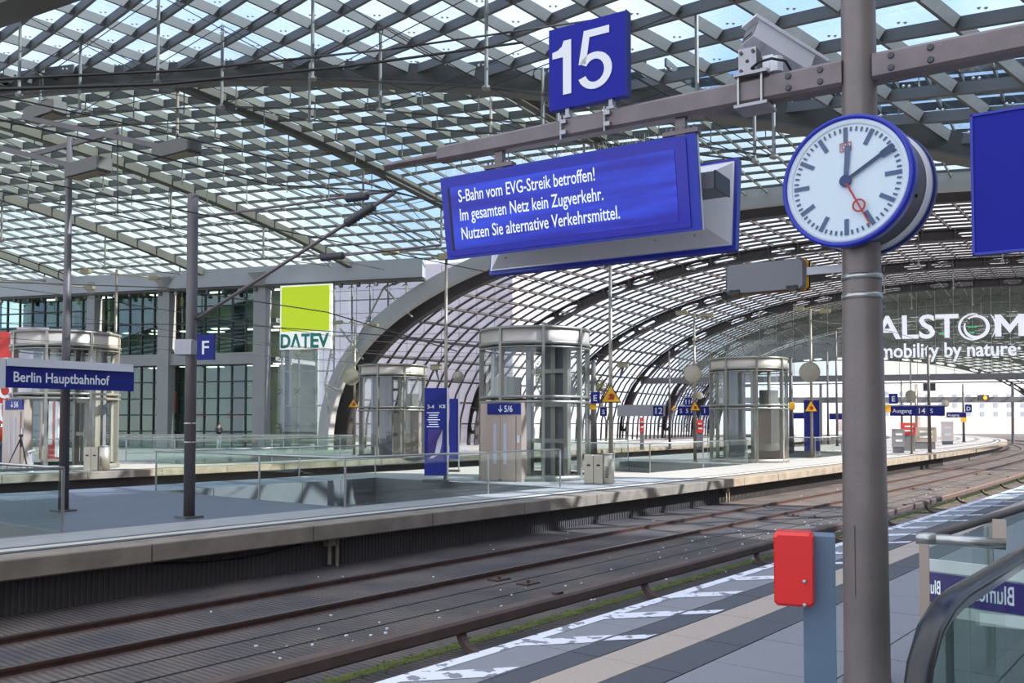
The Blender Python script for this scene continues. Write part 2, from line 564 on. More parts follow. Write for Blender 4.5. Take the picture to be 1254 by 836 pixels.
def eave_h(t):
    f0 = foot(W0); t0 = (f0 - Vector((PX0, PY0, 0))).dot(TV)
    return max(12.6, LB + prof_h(t - t0) if 0 < t - t0 < 76 else 0)
def SNS(t, u):                           # roof over the crossing hall
    e = eave_h(t)
    g = (0.24 * u - 0.0043 * u * u) / 3.35
    p = FP(t, 0) + AV * u
    p.z = e + (15.95 - e) * g
    return p
WW = 30.0
_wp = Vector((-22, (WW - 22 * DY) / DX, 0)) if False else Vector((-22, (WW + 22 * -DY) / DX, 0))
EV = Vector((-0.25, 0.968, 0))
def SW(t, v):                            # near vault; t from its crown line, v back from its end arch
    u = min(1.0, abs(t) / 41.0)
    a = _wp + TV * t
    q = 0.75 * max(-0.55, min(0.1, a.x / a.y))
    p = a - Vector((q, 1, 0)).normalized() * v
    p.z = 16.1 - 0.0041 * t * t
    return p
def normal(S, a, b, e=0.05):
    n = (S(a + e, b) - S(a - e, b)).cross(S(a, b + e) - S(a, b - e))
    if n.length < 1e-9: return Vector((0, 0, 1))
    n.normalize()
    return n
def bar_on(mb, S, ab, w, d, off=0.0, inward=None):
    pts, ups = [], []
    for a, b in ab:
        n = normal(S, a, b)
        if inward is not None:
            if n.dot(inward(a, b) - S(a, b)) > 0: n = -n
        elif n.z < 0: n = -n
        pts.append(S(a, b) - n * off); ups.append(n)
    mb.sweep(pts, [(-w / 2, -d), (w / 2, -d), (w / 2, 0), (-w / 2, 0)], ups)
def panes(S, cells, parent, m, limit=300, name='pane', th=0.03, inset=0.04, stuff_name='glazing'):
    rated = []
    for c in cells:
        q = [S(*ab) for ab in c]
        n = (q[1] - q[0]).cross(q[2] - q[0])
        if n.length < 1e-6: continue
        n.normalize(); ctr = sum(q, Vector()) / len(q)
        q = [p + (ctr - p) * inset for p in q]
        pj = [proj(p) for p in q]
        ar = 0
        if all(pj):
            xs = [p[0] for p in pj]; ys = [p[1] for p in pj]
            if 0 < sum(xs) / len(xs) < 1254 and 0 < sum(ys) / len(ys) < 836:
                ar = abs(sum(xs[i] * ys[(i + 1) % len(xs)] - xs[(i + 1) % len(xs)] * ys[i] for i in range(len(xs)))) / 2
        rated.append((ar, q, n))
    rated.sort(key=lambda r: -r[0])
    rest = MB()
    for i, (ar, q, n) in enumerate(rated):
        k = len(q)
        vs = q + [p + n * th for p in q]
        fs = [tuple(range(k)), tuple(range(2 * k - 1, k - 1, -1))] + [(j, k + j, k + (j + 1) % k, (j + 1) % k) for j in range(k)]
        if i < limit and ar > 0: MB().add(vs, fs).build(name, m, parent)
        else: rest.add(vs, fs)
    if rest.v: tag(rest.build(stuff_name, m, parent), kind='stuff')

# ================================================================== GROUND, PLATFORMS, TRACKS
def ribbon(name, s0, s1, n0, n1, z, m, parent=None, ds=1.0, th=None, uv=False):
    """strip that follows the track, from n0 to n1; a solid slab when th is given"""
    mb = MB(); k = max(1, int(round((s1 - s0) / ds)))
    vs = []; uvs = []
    for i in range(k + 1):
        s = s0 + (s1 - s0) * i / k
        row = [P(s, n0, z), P(s, n1, z)]
        if th: row += [P(s, n1, z - th), P(s, n0, z - th)]
        vs += row; uvs += [(s, n0), (s, n1)] + ([(s, n1), (s, n0)] if th else [])
    c = 4 if th else 2
    fs = []
    for i in range(k):
        a, b = i * c, (i + 1) * c
        if th:
            fs += [(a, a + 1, b + 1, b), (a + 1, a + 2, b + 2, b + 1), (a + 2, a + 3, b + 3, b + 2), (a + 3, a, b, b + 3)]
        else: fs.append((a, a + 1, b + 1, b))
    if th: fs += [(3, 2, 1, 0), (k * 4, k * 4 + 1, k * 4 + 2, k * 4 + 3)]
    mb.add(vs, fs)
    if uv: mb.uv = uvs
    return mb.build(name, m, parent)

slab = ribbon('track_slab', -40, 235, -60, 60, LT, 'track_slab', ds=2, uv=True)
tag(slab, 'ribbed dark grey track bed between the platforms', kind='structure')

def track(n0, label, s0=-20, s1=200):
    root = thing('railway_track', P(0, n0, LT), label, 'railway track')
    for sd in (-1, 1):
        n = n0 + sd * 0.7175
        pts = [P(s0 + i * 2.0, n, LT) for i in range(int((s1 - s0) / 2) + 1)]
        mb = MB(); mb.sweep(pts, [(-0.065, 0), (0.065, 0), (0.05, 0.015), (0.015, 0.02), (0.015, 0.06), (0.034, 0.065), (0.034, 0.095), (-0.034, 0.095), (-0.034, 0.065), (-0.015, 0.06), (-0.015, 0.02), (-0.05, 0.015)])
        r = mb.build('rail', 'rail_steel', root)
        mb = MB(); mb.sweep(pts, [(-0.031, 0.095), (0.031, 0.095), (0.029, 0.099), (-0.029, 0.099)])
        mb.build('running_surface', 'rail_top', r)
    return root
track(-10.54, 'rusty pair of rails nearest the far platform edge')
track(-5.55, 'pair of rails under the near platform edge')
track(-26.0, 'pair of rails along the rear side of the far platform')
track(-30.4, 'pair of rails along the rearmost platform edge')
CRN = -6.92
# joint covers between the slab panels
seam = MB()
for n in (-8.6, -9.25, -11.65):
    seam.sweep([P(-10 + i * 2, n, LT) for i in range(60)], [(-0.012, 0), (0.012, 0), (0.012, 0.008), (-0.012, 0.008)])
tag(seam.build('seam_strips', 'black', slab), kind='stuff')
for i in range(5):
    s = -1.5 + i * 13.0
    mb = MB()
    for n in (-9.55, -8.95): mb.box(P(s, n, LT + 0.012), (0.22, 0.34, 0.024), -HD(s))
    for k in range(2): mb.cyl(P(s, -9.55 + k * .6, LT + 0.02), P(s, -9.55 + k * .6, LT + 0.06), 0.03, k=6)
    tag(mb.build('fixing_plate', 'rail_steel', slab))
# scattered bits on the track bed
bits = MB()
for i in range(260):
    s = random.uniform(-2, 40); n = random.choice([random.uniform(-12.4, -6.3), random.gauss(-8.2, 0.5)])
    if abs(n + 10.42) < 0.9 and random.random() < .7: continue
    p = P(s, n, LT + 0.006); r = random.uniform(0.008, 0.022)
    bits.box(p, (r * 2, r * 1.4, r), random.random() * 3)
tag(bits.build('litter', 'white_paint'), 'pale crumbs of litter strewn over the track bed', 'litter', kind='stuff')

# moss strips
for (n0, n1, s0, s1, z) in ((-7.22, -7.02, 0, 90, LT + 0.004),):
    ms = ribbon('moss', s0, s1, n0, n1, z, 'moss', ds=1)
    tag(ms, 'green moss strip growing on the track bed below the conductor rail', 'moss', kind='stuff')
mm = MB()
for i in range(2600):
    s = random.uniform(0.5, 70); n = random.gauss(-7.12, 0.08); r = random.uniform(0.01, 0.03)
    p = P(s, n, LT + 0.003)
    mm.add([p + Vector((r, 0, 0)), p + Vector((0, r, 0)), p + Vector((-r, 0, 0)), p + Vector((0, -r, 0)), p + Vector((0, 0, r * .6))], [(0, 1, 4), (1, 2, 4), (2, 3, 4), (3, 0, 4)])
mo = mm.build('moss_tufts', 'moss', ms); tag(mo, kind='stuff')

# conductor rail with its cover and curved brackets
cr = thing('conductor_rail', P(4, CRN, LT), 'brown conductor rail with a cover on curved brackets beside the moss strip', 'conductor rail')
MB().sweep([P(-6 + i, CRN, LT) for i in range(100)], [(-0.085, 0.22), (0.085, 0.22), (0.10, 0.24), (0.10, 0.34), (0.075, 0.37), (-0.075, 0.37), (-0.10, 0.34), (-0.10, 0.24)]).build('cover', 'third_rail', cr)
for i in range(26):
    s = 3.55 + i * 4.05 - 4.05 * 2
    mb = MB(); h = HD(s)
    rt = Vector((math.cos(h), -math.sin(h), 0)); fw = Vector((math.sin(h), math.cos(h), 0))
    prev = None
    path = []
    for j in range(7):
        a = j / 6 * math.pi / 2
        path.append(P(s, CRN, LT) + rt * (0.02 + 0.26 * (1 - math.cos(a))) * 1.0 + Vector((0, 0, 0.24 - 0.22 * math.sin(a))))
    mb.sweep(path, [(-0.05, -0.035), (0.05, -0.035), (0.05, 0.035), (-0.05, 0.035)], [rt + Vector((0, 0, .01))] * 7)
    mb.box(P(s, CRN + .31, LT + 0.015), (0.22, 0.16, 0.03), -h)
    mb.build('bracket', 'third_rail', cr)
for i in range(8):
    s = 1.4 + i * 8.1
    MB().box(P(s, CRN, LT + 0.385), (0.08, 0.14, 0.03), -HD(s)).build('clamp', 'rail_steel', cr)

# ---- near platform (camera side)
pa = struct('platform_near', P(0, -4, 0), 'near platform of grey slabs with white hatching and a beige guide strip')
ribbon('body', -30, 120, -4.17, 14, LA - 0.012, 'joint', pa, ds=2, th=0.9)
bands = [(-4.20, -3.71, 'paving_edge', 0.9), (-3.70, -3.47, 'paving_dark', 0.9), (-3.46, -3.13, 'paving_beige', 0.3 * 3), (-3.12, -2.82, 'paving_dark', 0.9)]
for k in range(5): bands.append((-2.81 + k * 0.8, -2.82 + (k + 1) * 0.8, 'paving', 0.8 if k else 0.8))
SLIM = 24.0
for (n0, n1, m, L_) in bands:
    s = 1.6 if n0 < -3 else 0.0
    while s < (SLIM if n0 < -2 else 12.0) - 0.01:
        s1 = min(s + L_ * (1 if n0 > -3 else 1.0), SLIM)
        g = 0.005
        mb = MB(); vs = [P(s + g, n0 + 0.002), P(s + g, n1), P(s1 - g, n1), P(s1 - g, n0 + 0.002)]
        lift = random.uniform(-0.0012, 0.0012)
        top = [v + Vector((0, 0, LA + lift)) for v in vs]; bot = [v + Vector((0, 0, LA - 0.03)) for v in vs]
        mb.add(top + bot, [(3, 2, 1, 0)[::-1] if False else (0, 1, 2, 3), (7, 6, 5, 4), (0, 4, 5, 1), (1, 5, 6, 2), (2, 6, 7, 3), (3, 7, 4, 0)])
        mb.build('paving_slab', m, pa)
        s = s1
    ribbon('paving_strip', SLIM if n0 < -2 else 12.0, 118, n0, n1, LA, m, pa, ds=2)
ribbon('paving_strip', -25, 1.6, -4.20, -2.82, LA, 'paving_edge', pa, ds=2)
ribbon('paving_strip', -25, 0, -2.81, 14, LA, 'paving', pa, ds=2)
ribbon('paving_strip', 0, 118, 1.2, 14, LA, 'paving', pa, ds=2)
ribbon('edge_line', 1.0, 110, -4.19, -4.08, LA + 0.004, 'worn_white', pa, ds=1)
for i in range(62):
    s = 1.55 + i * 1.15
    def Q(k, n): return P(s + k + (n + 4.2) * 1.22 - .08, n, LA + 0.0045)
    ww = 0.30
    mb = MB()
    nn = [-4.08, -3.9, -3.72]
    vs = [Q(0, n) for n in nn] + [Q(ww, n) for n in reversed(nn)]
    mb.add(vs, [(0, 1, 4, 5), (1, 2, 3, 4)])
    nn = [-3.69, -3.58, -3.48]
    if i % 3 != 2:
        vs = [Q(0.05, n) for n in nn] + [Q(ww * .8, n) for n in reversed(nn)]
        mb.add(vs, [(0, 1, 4, 5), (1, 2, 3, 4)])
    mb.build('painted_bar', 'worn_white', pa)

# ---- far platform with its stair openings
def island(name, label, nA, nB, s0, s1, holes, parent_z=LB, tiles=True, top='far_paving', blue=None):
    root = struct(name, P(0, nA, parent_z), label)
    ns = sorted({nB, nA - 2.35, nA - 0.0} | {h[2] for h in holes} | {h[3] for h in holes})
    for a, b in zip(ns[:-1], ns[1:]):
        cuts = sorted([(h[0], h[1]) for h in holes if h[2] <= a + 1e-6 and h[3] >= b - 1e-6])
        x = s0
        for c in cuts + [(s1, s1)]:
            if c[0] > x:
                m = top if (b > nA - 2.3 or not blue or x > blue) else 'asphalt_blue'
                if blue and b <= nA - 2.3 and x < blue < c[0]:
                    ribbon('deck', x, blue, a, b, parent_z, 'asphalt_blue', root, ds=1.5, th=0.28)
                    ribbon('deck', blue, c[0], a, b, parent_z, top, root, ds=2, th=0.28)
                else:
                    ribbon('deck', x, c[0], a, b, parent_z, m, root, ds=2, th=0.28)
            x = c[1]
    return root
NB = -12.55
HB = [(-3.0, 6.8, -22.0, -15.0), (12.7, 20.4, -22.0, -14.75), (28.5, 37.0, -22.0, -16.3), (46, 58, -22, -16.3)]
pb = island('platform_far', 'far platform with a concrete edge, light stripe and stair openings', NB, -24.4, -30, 175, HB, blue=19.0)
HC = [(2.0, 11.0, -40.5, -35.5), (22.0, 30.5, -40.5, -35.2)]
pc = island('platform_rear', 'rearmost platform beyond the second pair of tracks', -32.6, -44.4, -40, 175, HC)
for (root, nE) in ((pb, NB), (pc, -32.6)):
    # edge slabs one by one, each 3 m, so that their joints show
    s = -8.0
    while s < 100:
        s1 = s + 3.0
        mb = MB(); mb.sweep([P(s + 0.012 + (2.976) * j / 3, nE + 0.02, LB) for j in range(4)], [(-0.5, -0.01), (-0.5, 0.006), (0.04, 0.006), (0.05, -0.01), (0.05, -0.25), (0.02, -0.27), (-0.5, -0.27)])
        mb.build('edge_slab', 'concrete_edge', root)
        s = s1
    ribbon('recessed_wall', -30, 170, nE - 0.42, nE - 0.35, LB - 0.26, 'rib_wall', root, ds=2, th=0.55)
    ribbon('guide_strip', -20, 150, nE - 0.98, nE - 0.72, LB + 0.012, 'far_stripe', root, ds=1)
    ribbon('dark_strip', -20, 150, nE - 0.72, nE - 0.55, LB + 0.010, 'paving_dark', root, ds=1)
    ribbon('dark_strip', -20, 150, nE - 1.15, nE - 0.98, LB + 0.010, 'paving_dark', root, ds=1)
    ribbon('well_base', -40, 170, nE - 12.2, nE - 0.62, LT + 0.01, 'interior_dark', root, ds=2) if False else None
# vertical ribs of the recessed wall
rb = MB()
s = -6.0
while s < 60:
    rb.box(P(s, NB - 0.345, LB - 0.54), (0.03, 0.025, 0.52), -HD(s)); s += 0.085
tag(rb.build('wall_ribs', 'rib_wall', pb), kind='stuff')
for s in (10.6, 27.2):
    mb = MB(); q = P(s, NB - .22, 0); h = -HD(s)
    mb.box(q + Vector((0, 0, LB - 0.36)), (0.16, 0.16, 0.12), h); mb.cyl(q + Vector((0, 0, LB - .4)), q + Vector((0, 0, LB - .75)), 0.035)
    mb.cyl(q + Vector((.12, 0.1, LB - .32)), q + Vector((.12, 0.1, LB - .8)), 0.03)
    mb.build('bearing', 'concrete_edge', pb)
mb = MB(); mb.tube([P(7.2 + i * .4, NB - .25, LB - .33 - .10 * math.sin(i / 7 * math.pi)) for i in range(8)], 0.015, 6); mb.build('hanging_cable', 'black', pb)
# stair wells
for (root, holes) in ((pb, HB), (pc, HC)):
    for (a, b, n0, n1) in holes:
        mb = MB()
        k = max(2, int((b - a) / 1.3))
        w = struct('stairwell', P(a, n1, LB), 'stair opening sunk into the platform')
        for i in range(k):
            for nn in (n0, n1):
                sa, sb = a + (b - a) * i / k + .01, a + (b - a) * (i + 1) / k - .01
                mm_ = MB(); q0, q1 = P(sa, nn + (0.04 if nn == n0 else -.04), 0), P(sb, nn + (0.04 if nn == n0 else -.04), 0)
                d = (q1 - q0); c = (q0 + q1) / 2
                mm_.box(c + Vector((0, 0, LB - 1.6)), (d.length, 0.06, 3.2), math.atan2(d.y, d.x)); mm_.build('wall_panel', 'well_panel', w)
        for sE in (a, b):
            mm_ = MB(); q0, q1 = P(sE, n0, 0), P(sE, n1, 0); c = (q0 + q1) / 2
            d = q1 - q0
            mm_.box(c + Vector((0, 0, LB - 1.6)), (d.length, 0.06, 3.2), math.atan2(d.y, d.x)); mm_.build('end_wall', 'well_panel', w)
        ribbon('well_floor', a, b, n0, n1, LB - 3.2, 'interior_floor', w)
        for i in range(14):
            ribbon('step', a + 0.4 + i * 0.32, a + 0.74 + i * 0.32, (n0 + n1) / 2 - .2, n1 - 0.1, LB - 0.17 * (i + 1), 'far_paving', w, th=0.16)

# ground beyond the rear platform, up to the facade and far outside
fl = MB(); a, b = FP(-60, LB - 0.01), FP(20, LB - 0.01)
c_, d_ = P(70, -44.4, LB - .01), P(-10, -44.4, LB - .01)
tag(fl.add([P(-30, -44.4, LB - .01), P(-5, -44.4, LB - .01), P(20, -44.4, LB - .01), P(45, -44.4, LB - .01), P(60, -44.4, LB - .01), FP(25, LB - .01, W0 + 25), FP(-10, LB - .01, W0 + 25), FP(-80, LB - .01, W0 + 15), FP(-80, LB - .01, 10)], [tuple(range(9))]).build('floor_concourse', 'far_paving'), 'pale concourse floor in front of the office building', kind='structure')
fo = MB(); fo.add([(-400, 60, LT - .05), (600, 60, LT - .05), (600, 700, LT - .05), (-400, 700, LT - .05)], [(0, 1, 2, 3)])
tag(fo.build('floor_outside', 'far_paving'), 'open ground outside the station', kind='structure')

# ================================================================== ROOFS
# ---- near vault with diamond net
rn = struct('roof_near_vault', _wp + Vector((0, 0, 15)), 'near glass roof with a diamond net of steel bars')
CW, CL = 2.55, 2.35                        # diamond width and length
T0, T1, V0, V1 = -42.0, 56.0, 0.0, 20.0
def inw(a, b): return SW(a, b) * Vector((1, 1, 0)) if False else Vector((_wp.x, _wp.y, 0)) - EV * b
kk = int((T1 - T0 + (V1 - V0)) / CW) + 14
for fam in (-1, 1):
    for i in range(-8, kk):
        base = T0 + i * CW
        ab = []
        n = 18
        for j in range(n + 1):
            v = V0 + (V1 - V0) * j / n
            t = base + fam * v * CW / CL
            if fam < 0: t = base - (v - 0) * CW / CL + 0
            if T0 <= t <= T1: ab.append((t, v))
        if len(ab) < 2: continue
        mb = MB(); bar_on(mb, SW, ab, 0.10, 0.34); mb.build('bar', 'roof_steel', rn)
cells = []
for i in range(-8, 60):
    for j in range(0, 17):
        v = j * CL / 2
        t = T0 + (i + (0.5 if j % 2 else 0)) * CW
        c = [(t, v - CL / 2), (t + CW / 2, v), (t, v + CL / 2), (t - CW / 2, v)]
        if j == 0: c = c[1:]
        if all(T0 <= x[0] <= T1 for x in c): cells.append(c)
panes(SW, cells, rn, 'roof_glass', inset=0.02)
mb = MB(); bar_on(mb, SW, [(T0 + (T1 - T0) * j / 60, 0.0) for j in range(61)], 0.45, 0.75); mb.build('end_arch', 'roof_steel_dark', rn)
mb = MB(); bar_on(mb, SW, [(T0 + (T1 - T0) * j / 60, 0.0) for j in range(61)], 0.7, 0.08, 0.72); mb.build('end_arch_flange', 'roof_steel', rn)
for vv in (13.5,):
    mb = MB(); bar_on(mb, SW, [(T0 + (T1 - T0) * j / 60, vv) for j in range(61)], 0.45, 0.75); mb.build('arch', 'roof_steel_dark', rn)
# node lights
nd = MB()
for i in range(-4, 34):
    for j in range(1, 8):
        t = T0 + (i + (0.5 if j % 2 else 0)) * CW + CW / 2; v = j * CL / 2
        if not (-38 < t < 39): continue
        p = SW(t, v); 
        for dx in (-.08, .08): nd.lathe([(0, -.05), (.05, 0), (0, .05)], 6, c=p + Vector((dx, 0, -0.32)))
tag(nd.build('node_fitting', 'bright_steel', rn), kind='stuff')
# hanging struts and their cables
def strut_net(S, nodes, parent, L0, r=0.055, cr=0.016, tie=True):
    low = []
    for (a, b, L) in nodes:
        p = S(a, b); q = p - Vector((0, 0, L))
        mb = MB(); mb.cyl(p, q, r, k=8); mb.lathe([(0, -.10), (.14, -.03), (.14, .03), (0, .10)], 8, c=q)
        mb.build('strut', 'rod_steel', parent); low.append(q)
    if tie:
        for i in range(len(low) - 1):
            mb = MB()
            for o in (-.05, .05): mb.cyl(low[i] + Vector((0, o, 0)), low[i + 1] + Vector((0, o, 0)), cr, k=5)
            mb.build('tie_cable', 'cable', parent)
            mb = MB()
            A, B = nodes[i], nodes[i + 1]
            mb.cyl(low[i], S(B[0], B[1]), cr, k=5); mb.cyl(low[i + 1], S(A[0], A[1]), cr, k=5)
            mb.build('brace_cable', 'cable', parent)
    return low
strut_net(SW, [(-8 + i * 6.5, 3.4, 2.9) for i in range(-2, 7)], rn, 3)
strut_net(SW, [(-4 + i * 6.5, 6.0, 2.9) for i in range(-2, 6)], rn, 3)
strut_net(SW, [(2.6, 0.6, 2.4), (15, 0.6, 2.4), (24, .6, 2.4), (31, .6, 2.2)], rn, 3)
# gantry box in the upper left
g = MB(); g.sweep([at(-60, 22, 22), at(110, -42, 19)], [(-0.4, -0.4), (0.4, -0.4), (0.4, 0.4), (-0.4, 0.4)]); g.build('box_girder', 'roof_steel_dark', rn)

# ---- crossing hall roof
rc = struct('roof_crossing_hall', FP(0, 13), 'wide glass roof over the crossing hall with steel arches and square panes')
TL, TRr, UM = -34.0, 62.0, 29.0
du, dt = 1.45, 1.25
def UMT(t): return 28.5 - 10.5 * max(0.0, min(1.0, (t - 16) / 37.0))
nt = int((TRr - TL) / dt); nu = int(UM / du)
for i in range(nt + 1):
    t = TL + i * dt
    mb = MB(); bar_on(mb, SNS, [(t, 13.0 * j / 6) for j in range(7)], 0.07, 0.15); bar_on(mb, SNS, [(t, 13 + (UMT(t) - 13) * j / 8) for j in range(9)], 0.09, 0.32); mb.build('bar', 'roof_steel', rc)
for j in range(nu + 1):
    u = j * du
    te = next((x for x in [TL + (TRr - TL) * i / 80 for i in range(81)] if UMT(x) < u), TRr)
    if te < TL + 3: continue
    mb = MB(); bar_on(mb, SNS, [(TL + (te - TL) * i / 40, u) for i in range(41)], 0.07, 0.15 if u < 12.5 else 0.36); mb.build('purlin', 'roof_steel', rc)
cells = [[(TL + i * dt, j * du), (TL + (i + 1) * dt, j * du), (TL + (i + 1) * dt, (j + 1) * du), (TL + i * dt, (j + 1) * du)] for i in range(nt) for j in range(nu) if (j + 1) * du <= UMT(TL + (i + 1) * dt)]
panes(SNS, cells, rc, 'crossing_glass')
rods = MB()
ARCH_T = [-30 + 11.5 * k + 6.85 for k in range(8)]
for t in ARCH_T:
    mb = MB(); bar_on(mb, SNS, [(t, UMT(t) * j / 24) for j in range(25)], 0.22, 0.50, 0.10); mb.build('arch', 'roof_steel_dark', rc)
    mb = MB(); bar_on(mb, SNS, [(t, UMT(t) * j / 24) for j in range(25)], 0.34, 0.05, 0.60); mb.build('arch_flange', 'roof_steel_dark', rc)
    nodes = [(t, 2.4, 1.2), (t, 8.0, 2.6), (t, 14.5, 3.0), (t, UMT(t) - 1, 3.0)]
    strut_net(SNS, nodes, rc, 3, 0.06, 0.018)
cnt = 0
for i in range(0, nt, 2):
    for j in range(9, nu + 1, 2):
        t, u = TL + (i + (j % 4 == 1)) * dt, j * du
        if cnt < 300 and t < TRr and u < UMT(t):
            p = SNS(t, u) - Vector((0, 0, .2)); mb = MB(); mb.cyl(p, p - Vector((0, 0, random.choice([.7, .95, 1.2]))), 0.028, k=6)
            mb.lathe([(0, -.06), (.06, 0), (0, .06)], 6, c=p - Vector((0, 0, .15)))
            mb.build('hanger_rod', 'rod_steel', rc); cnt += 1
# eave girder along the facade
eg = struct('eave_girder', FP(0, 12), 'pale eave girder carried along the top of the office facade')
mb = MB(); mb.sweep([FP(-45, 11.85, W0 - .3), FP(16.5, 11.85, W0 - .3)], [(-0.3, -0.62), (0.3, -0.62), (0.3, 0.62), (-0.3, 0.62)]); mb.build('girder', 'eave_paint', eg)
mb = MB(); mb.sweep([FP(-45, 11.15, W0 - .3), FP(16.5, 11.15, W0 - .3)], [(-0.4, -0.12), (0.4, -0.12), (0.4, 0.02), (-0.4, 0.02)]); mb.build('lower_flange', 'roof_steel_dark', eg)
for i in range(46):
    t = -44 + i * 1.3; p = FP(t, 10.9, W0 - .6)
    mb = MB(); mb.lathe([(0, -.16), (.13, -.12), (.16, 0), (.1, .12), (0, .14)], 8, c=p); mb.cyl(p, p + Vector((0, 0, .3)), .03, k=6)
    mb.build('spotlight', 'dark_grey' if i % 4 else 'rod_steel', eg)

# ---- east vault
re_ = struct('roof_east_vault', foot(W0) + Vector((0, 0, 1)), 'long glass barrel vault over the tracks beyond the crossing hall')
WEND = 200.0
def inE(w, a): 
    p = foot(w) + TV * VHALF; p.z = 2; return p
RIBS = [70.0, 82.8, 95.0, 107.0, 119.0, 131.0, 143.0, 156.0, 170.0, 184.0, 199.0]
ps = 1.75; npur = int(VLEN / ps)
for j in range(1, npur + 1):
    a = j * ps
    n = 60
    mb = MB(); bar_on(mb, SE, [(W0 + (WEND - W0) * i / n, a) for i in range(n + 1)], 0.09, 0.22, inward=inE)
    mb.build('purlin', 'vault_steel', re_)
tb = 1.22; ntb = int((WEND - W0) / tb)
for i in range(1, ntb + 1):
    w = W0 + i * tb
    if w > 125 and i % 2: continue
    mb = MB(); n = 44
    bar_on(mb, SE, [(w, VLEN * (k + .001) / (n + .002)) for k in range(n + 1)], 0.06, 0.16, inward=inE)
    mb.build('glazing_bar', 'vault_steel', re_)
cells = [[(W0 + i * tb, j * ps), (W0 + (i + 1) * tb, j * ps), (W0 + (i + 1) * tb, (j + 1) * ps), (W0 + i * tb, (j + 1) * ps)] for i in range(ntb) for j in range(npur)]
panes(SE, cells, re_, 'vault_glass')
for w in RIBS:
    mb = MB(); n = 60
    ab = [(w, VLEN * (k + .001) / (n + .002)) for k in range(n + 1)]
    bar_on(mb, SE, ab, 0.42, 0.08, 0.14, inward=inE)
    bar_on(mb, SE, ab, 0.42, 0.10, 0.88, inward=inE)
    mb.build('arch_rib', 'vault_steel', re_)
    web = MB(); a = 1.0
    while a < VLEN - 3:
        L = 2.15
        fr = []
        for k in range(2):
            p = SE(w, a + k * L); nn = normal(SE, w, a + k * L)
            if nn.dot(inE(w, a) - p) > 0: nn = -nn
            fr.append((p, nn))
        def loc(x, y, z):            # x 0..1 along, z 0..1 depth
            p = fr[0][0].lerp(fr[1][0], x); nn = fr[0][1].lerp(fr[1][1], x)
            return p - nn * (0.20 + 0.70 * z) + WV * y
        solid = int(a / L) % 3 == 1
        if solid:
            web.poly([(0, 0), (1, 0), (1, 1), (0, 1)], loc, -.03, .03)
        else:
            for q0 in range(4):
                cx, cz = ((0, 0), (1, 0), (1, 1), (0, 1))[q0]
                arcp = []
                for j in range(5):
                    an = (q0 * 90 + 180 + j * 22.5) * math.pi / 180
                    arcp.append((.5 + .40 * math.cos(an), .5 + .36 * math.sin(an)))
                mid1, mid2 = ((0, .5), (.5, 0)) if q0 == 0 else ((.5, 0), (1, .5)) if q0 == 1 else ((1, .5), (.5, 1)) if q0 == 2 else ((.5, 1), (0, .5))
                web.poly([(cx, cz), mid1] + arcp + [mid2], loc, -.03, .03)
        web.poly([(-.03, 0), (.03, 0), (.03, 1), (-.03, 1)], loc, -.2, .2)
        a += L
    tag(web.build('rib_web', 'vault_steel', re_), kind='stuff')
ab = [(W0, VLEN * (k + .001) / 72.002) for k in range(73)]
mb = MB(); bar_on(mb, SE, ab, 0.5, 1.05, -0.2, inward=inE); mb.build('front_arch', 'arch_paint', re_)
ab2 = [(W0 + 1.2, x[1]) for x in ab]
mb = MB(); bar_on(mb, SE, ab2, 0.5, 1.35, -0.1, inward=inE); mb.build('inner_arch', 'vault_steel', re_)
# a few hanging struts under the vault ribs
for w in RIBS[:4]:
    strut_net(SE, [(w, VLEN * f, 2.6) for f in (.40, .46, .52, .58, .64)], re_, 3, 0.05, 0.018)

# ---- far gable: hanging glass wall with lettering
GW = 96.0
gb = struct('wall_far_gable', foot(GW) + TV * VHALF, 'hanging glass gable wall at the far end of the vault')
f0 = foot(GW)
def GP(t, h, dw=0.0):
    p = f0 + TV * t + WV * dw; p.z = h; return p
HB_ = 6.3
gs = 1.66
i = 0
t = 6.0
while t < 70:
    top = LB + prof_h(t) - 0.5
    if top > HB_ + .3:
        mb = MB(); mb.cyl(GP(t, HB_), GP(t, top), 0.028, k=5); mb.build('hanger_cable', 'rod_steel', gb)
        h = HB_; 
        while h < top - .3:
            tp = min(h + gs, LB + prof_h(t + gs / 2) - .4)
            mb = MB()
            q = [(t + .02, h + .02), (t + gs - .02, h + .02), (t + gs - .02, min(tp, LB + prof_h(t + gs) - .3) - .02), (t + .02, min(tp, top) - .02)]
            if q[2][1] > h + .2: mb.poly(q, lambda x, y, z: GP(x, z, y), .12, .14); mb.build('pane', 'gable_glass', gb)
            sp = MB()
            for sx in (-1, 1):
                for sz in (-1, 1): sp.cyl(GP(t, h, 0), GP(t + sx * .16, h + sz * .16, .12), .02, k=4)
            sp.build('spider_clamp', 'dark_grey', gb)
            h += gs
    t += gs
mb = MB(); mb.sweep([GP(2, HB_ - .2), GP(74, HB_ - .2)], [(-.35, -.3), (.35, -.3), (.35, .3), (-.35, .3)]); mb.build('lower_beam', 'mid_grey', gb)
mb = MB(); mb.sweep([GP(10, HB_ - .75, -.5), GP(60, HB_ - .75, -.5)], [(-.06, -.06), (.06, -.06), (.06, .06), (-.06, .06)]); mb.build('lower_rod', 'dark_grey', gb)
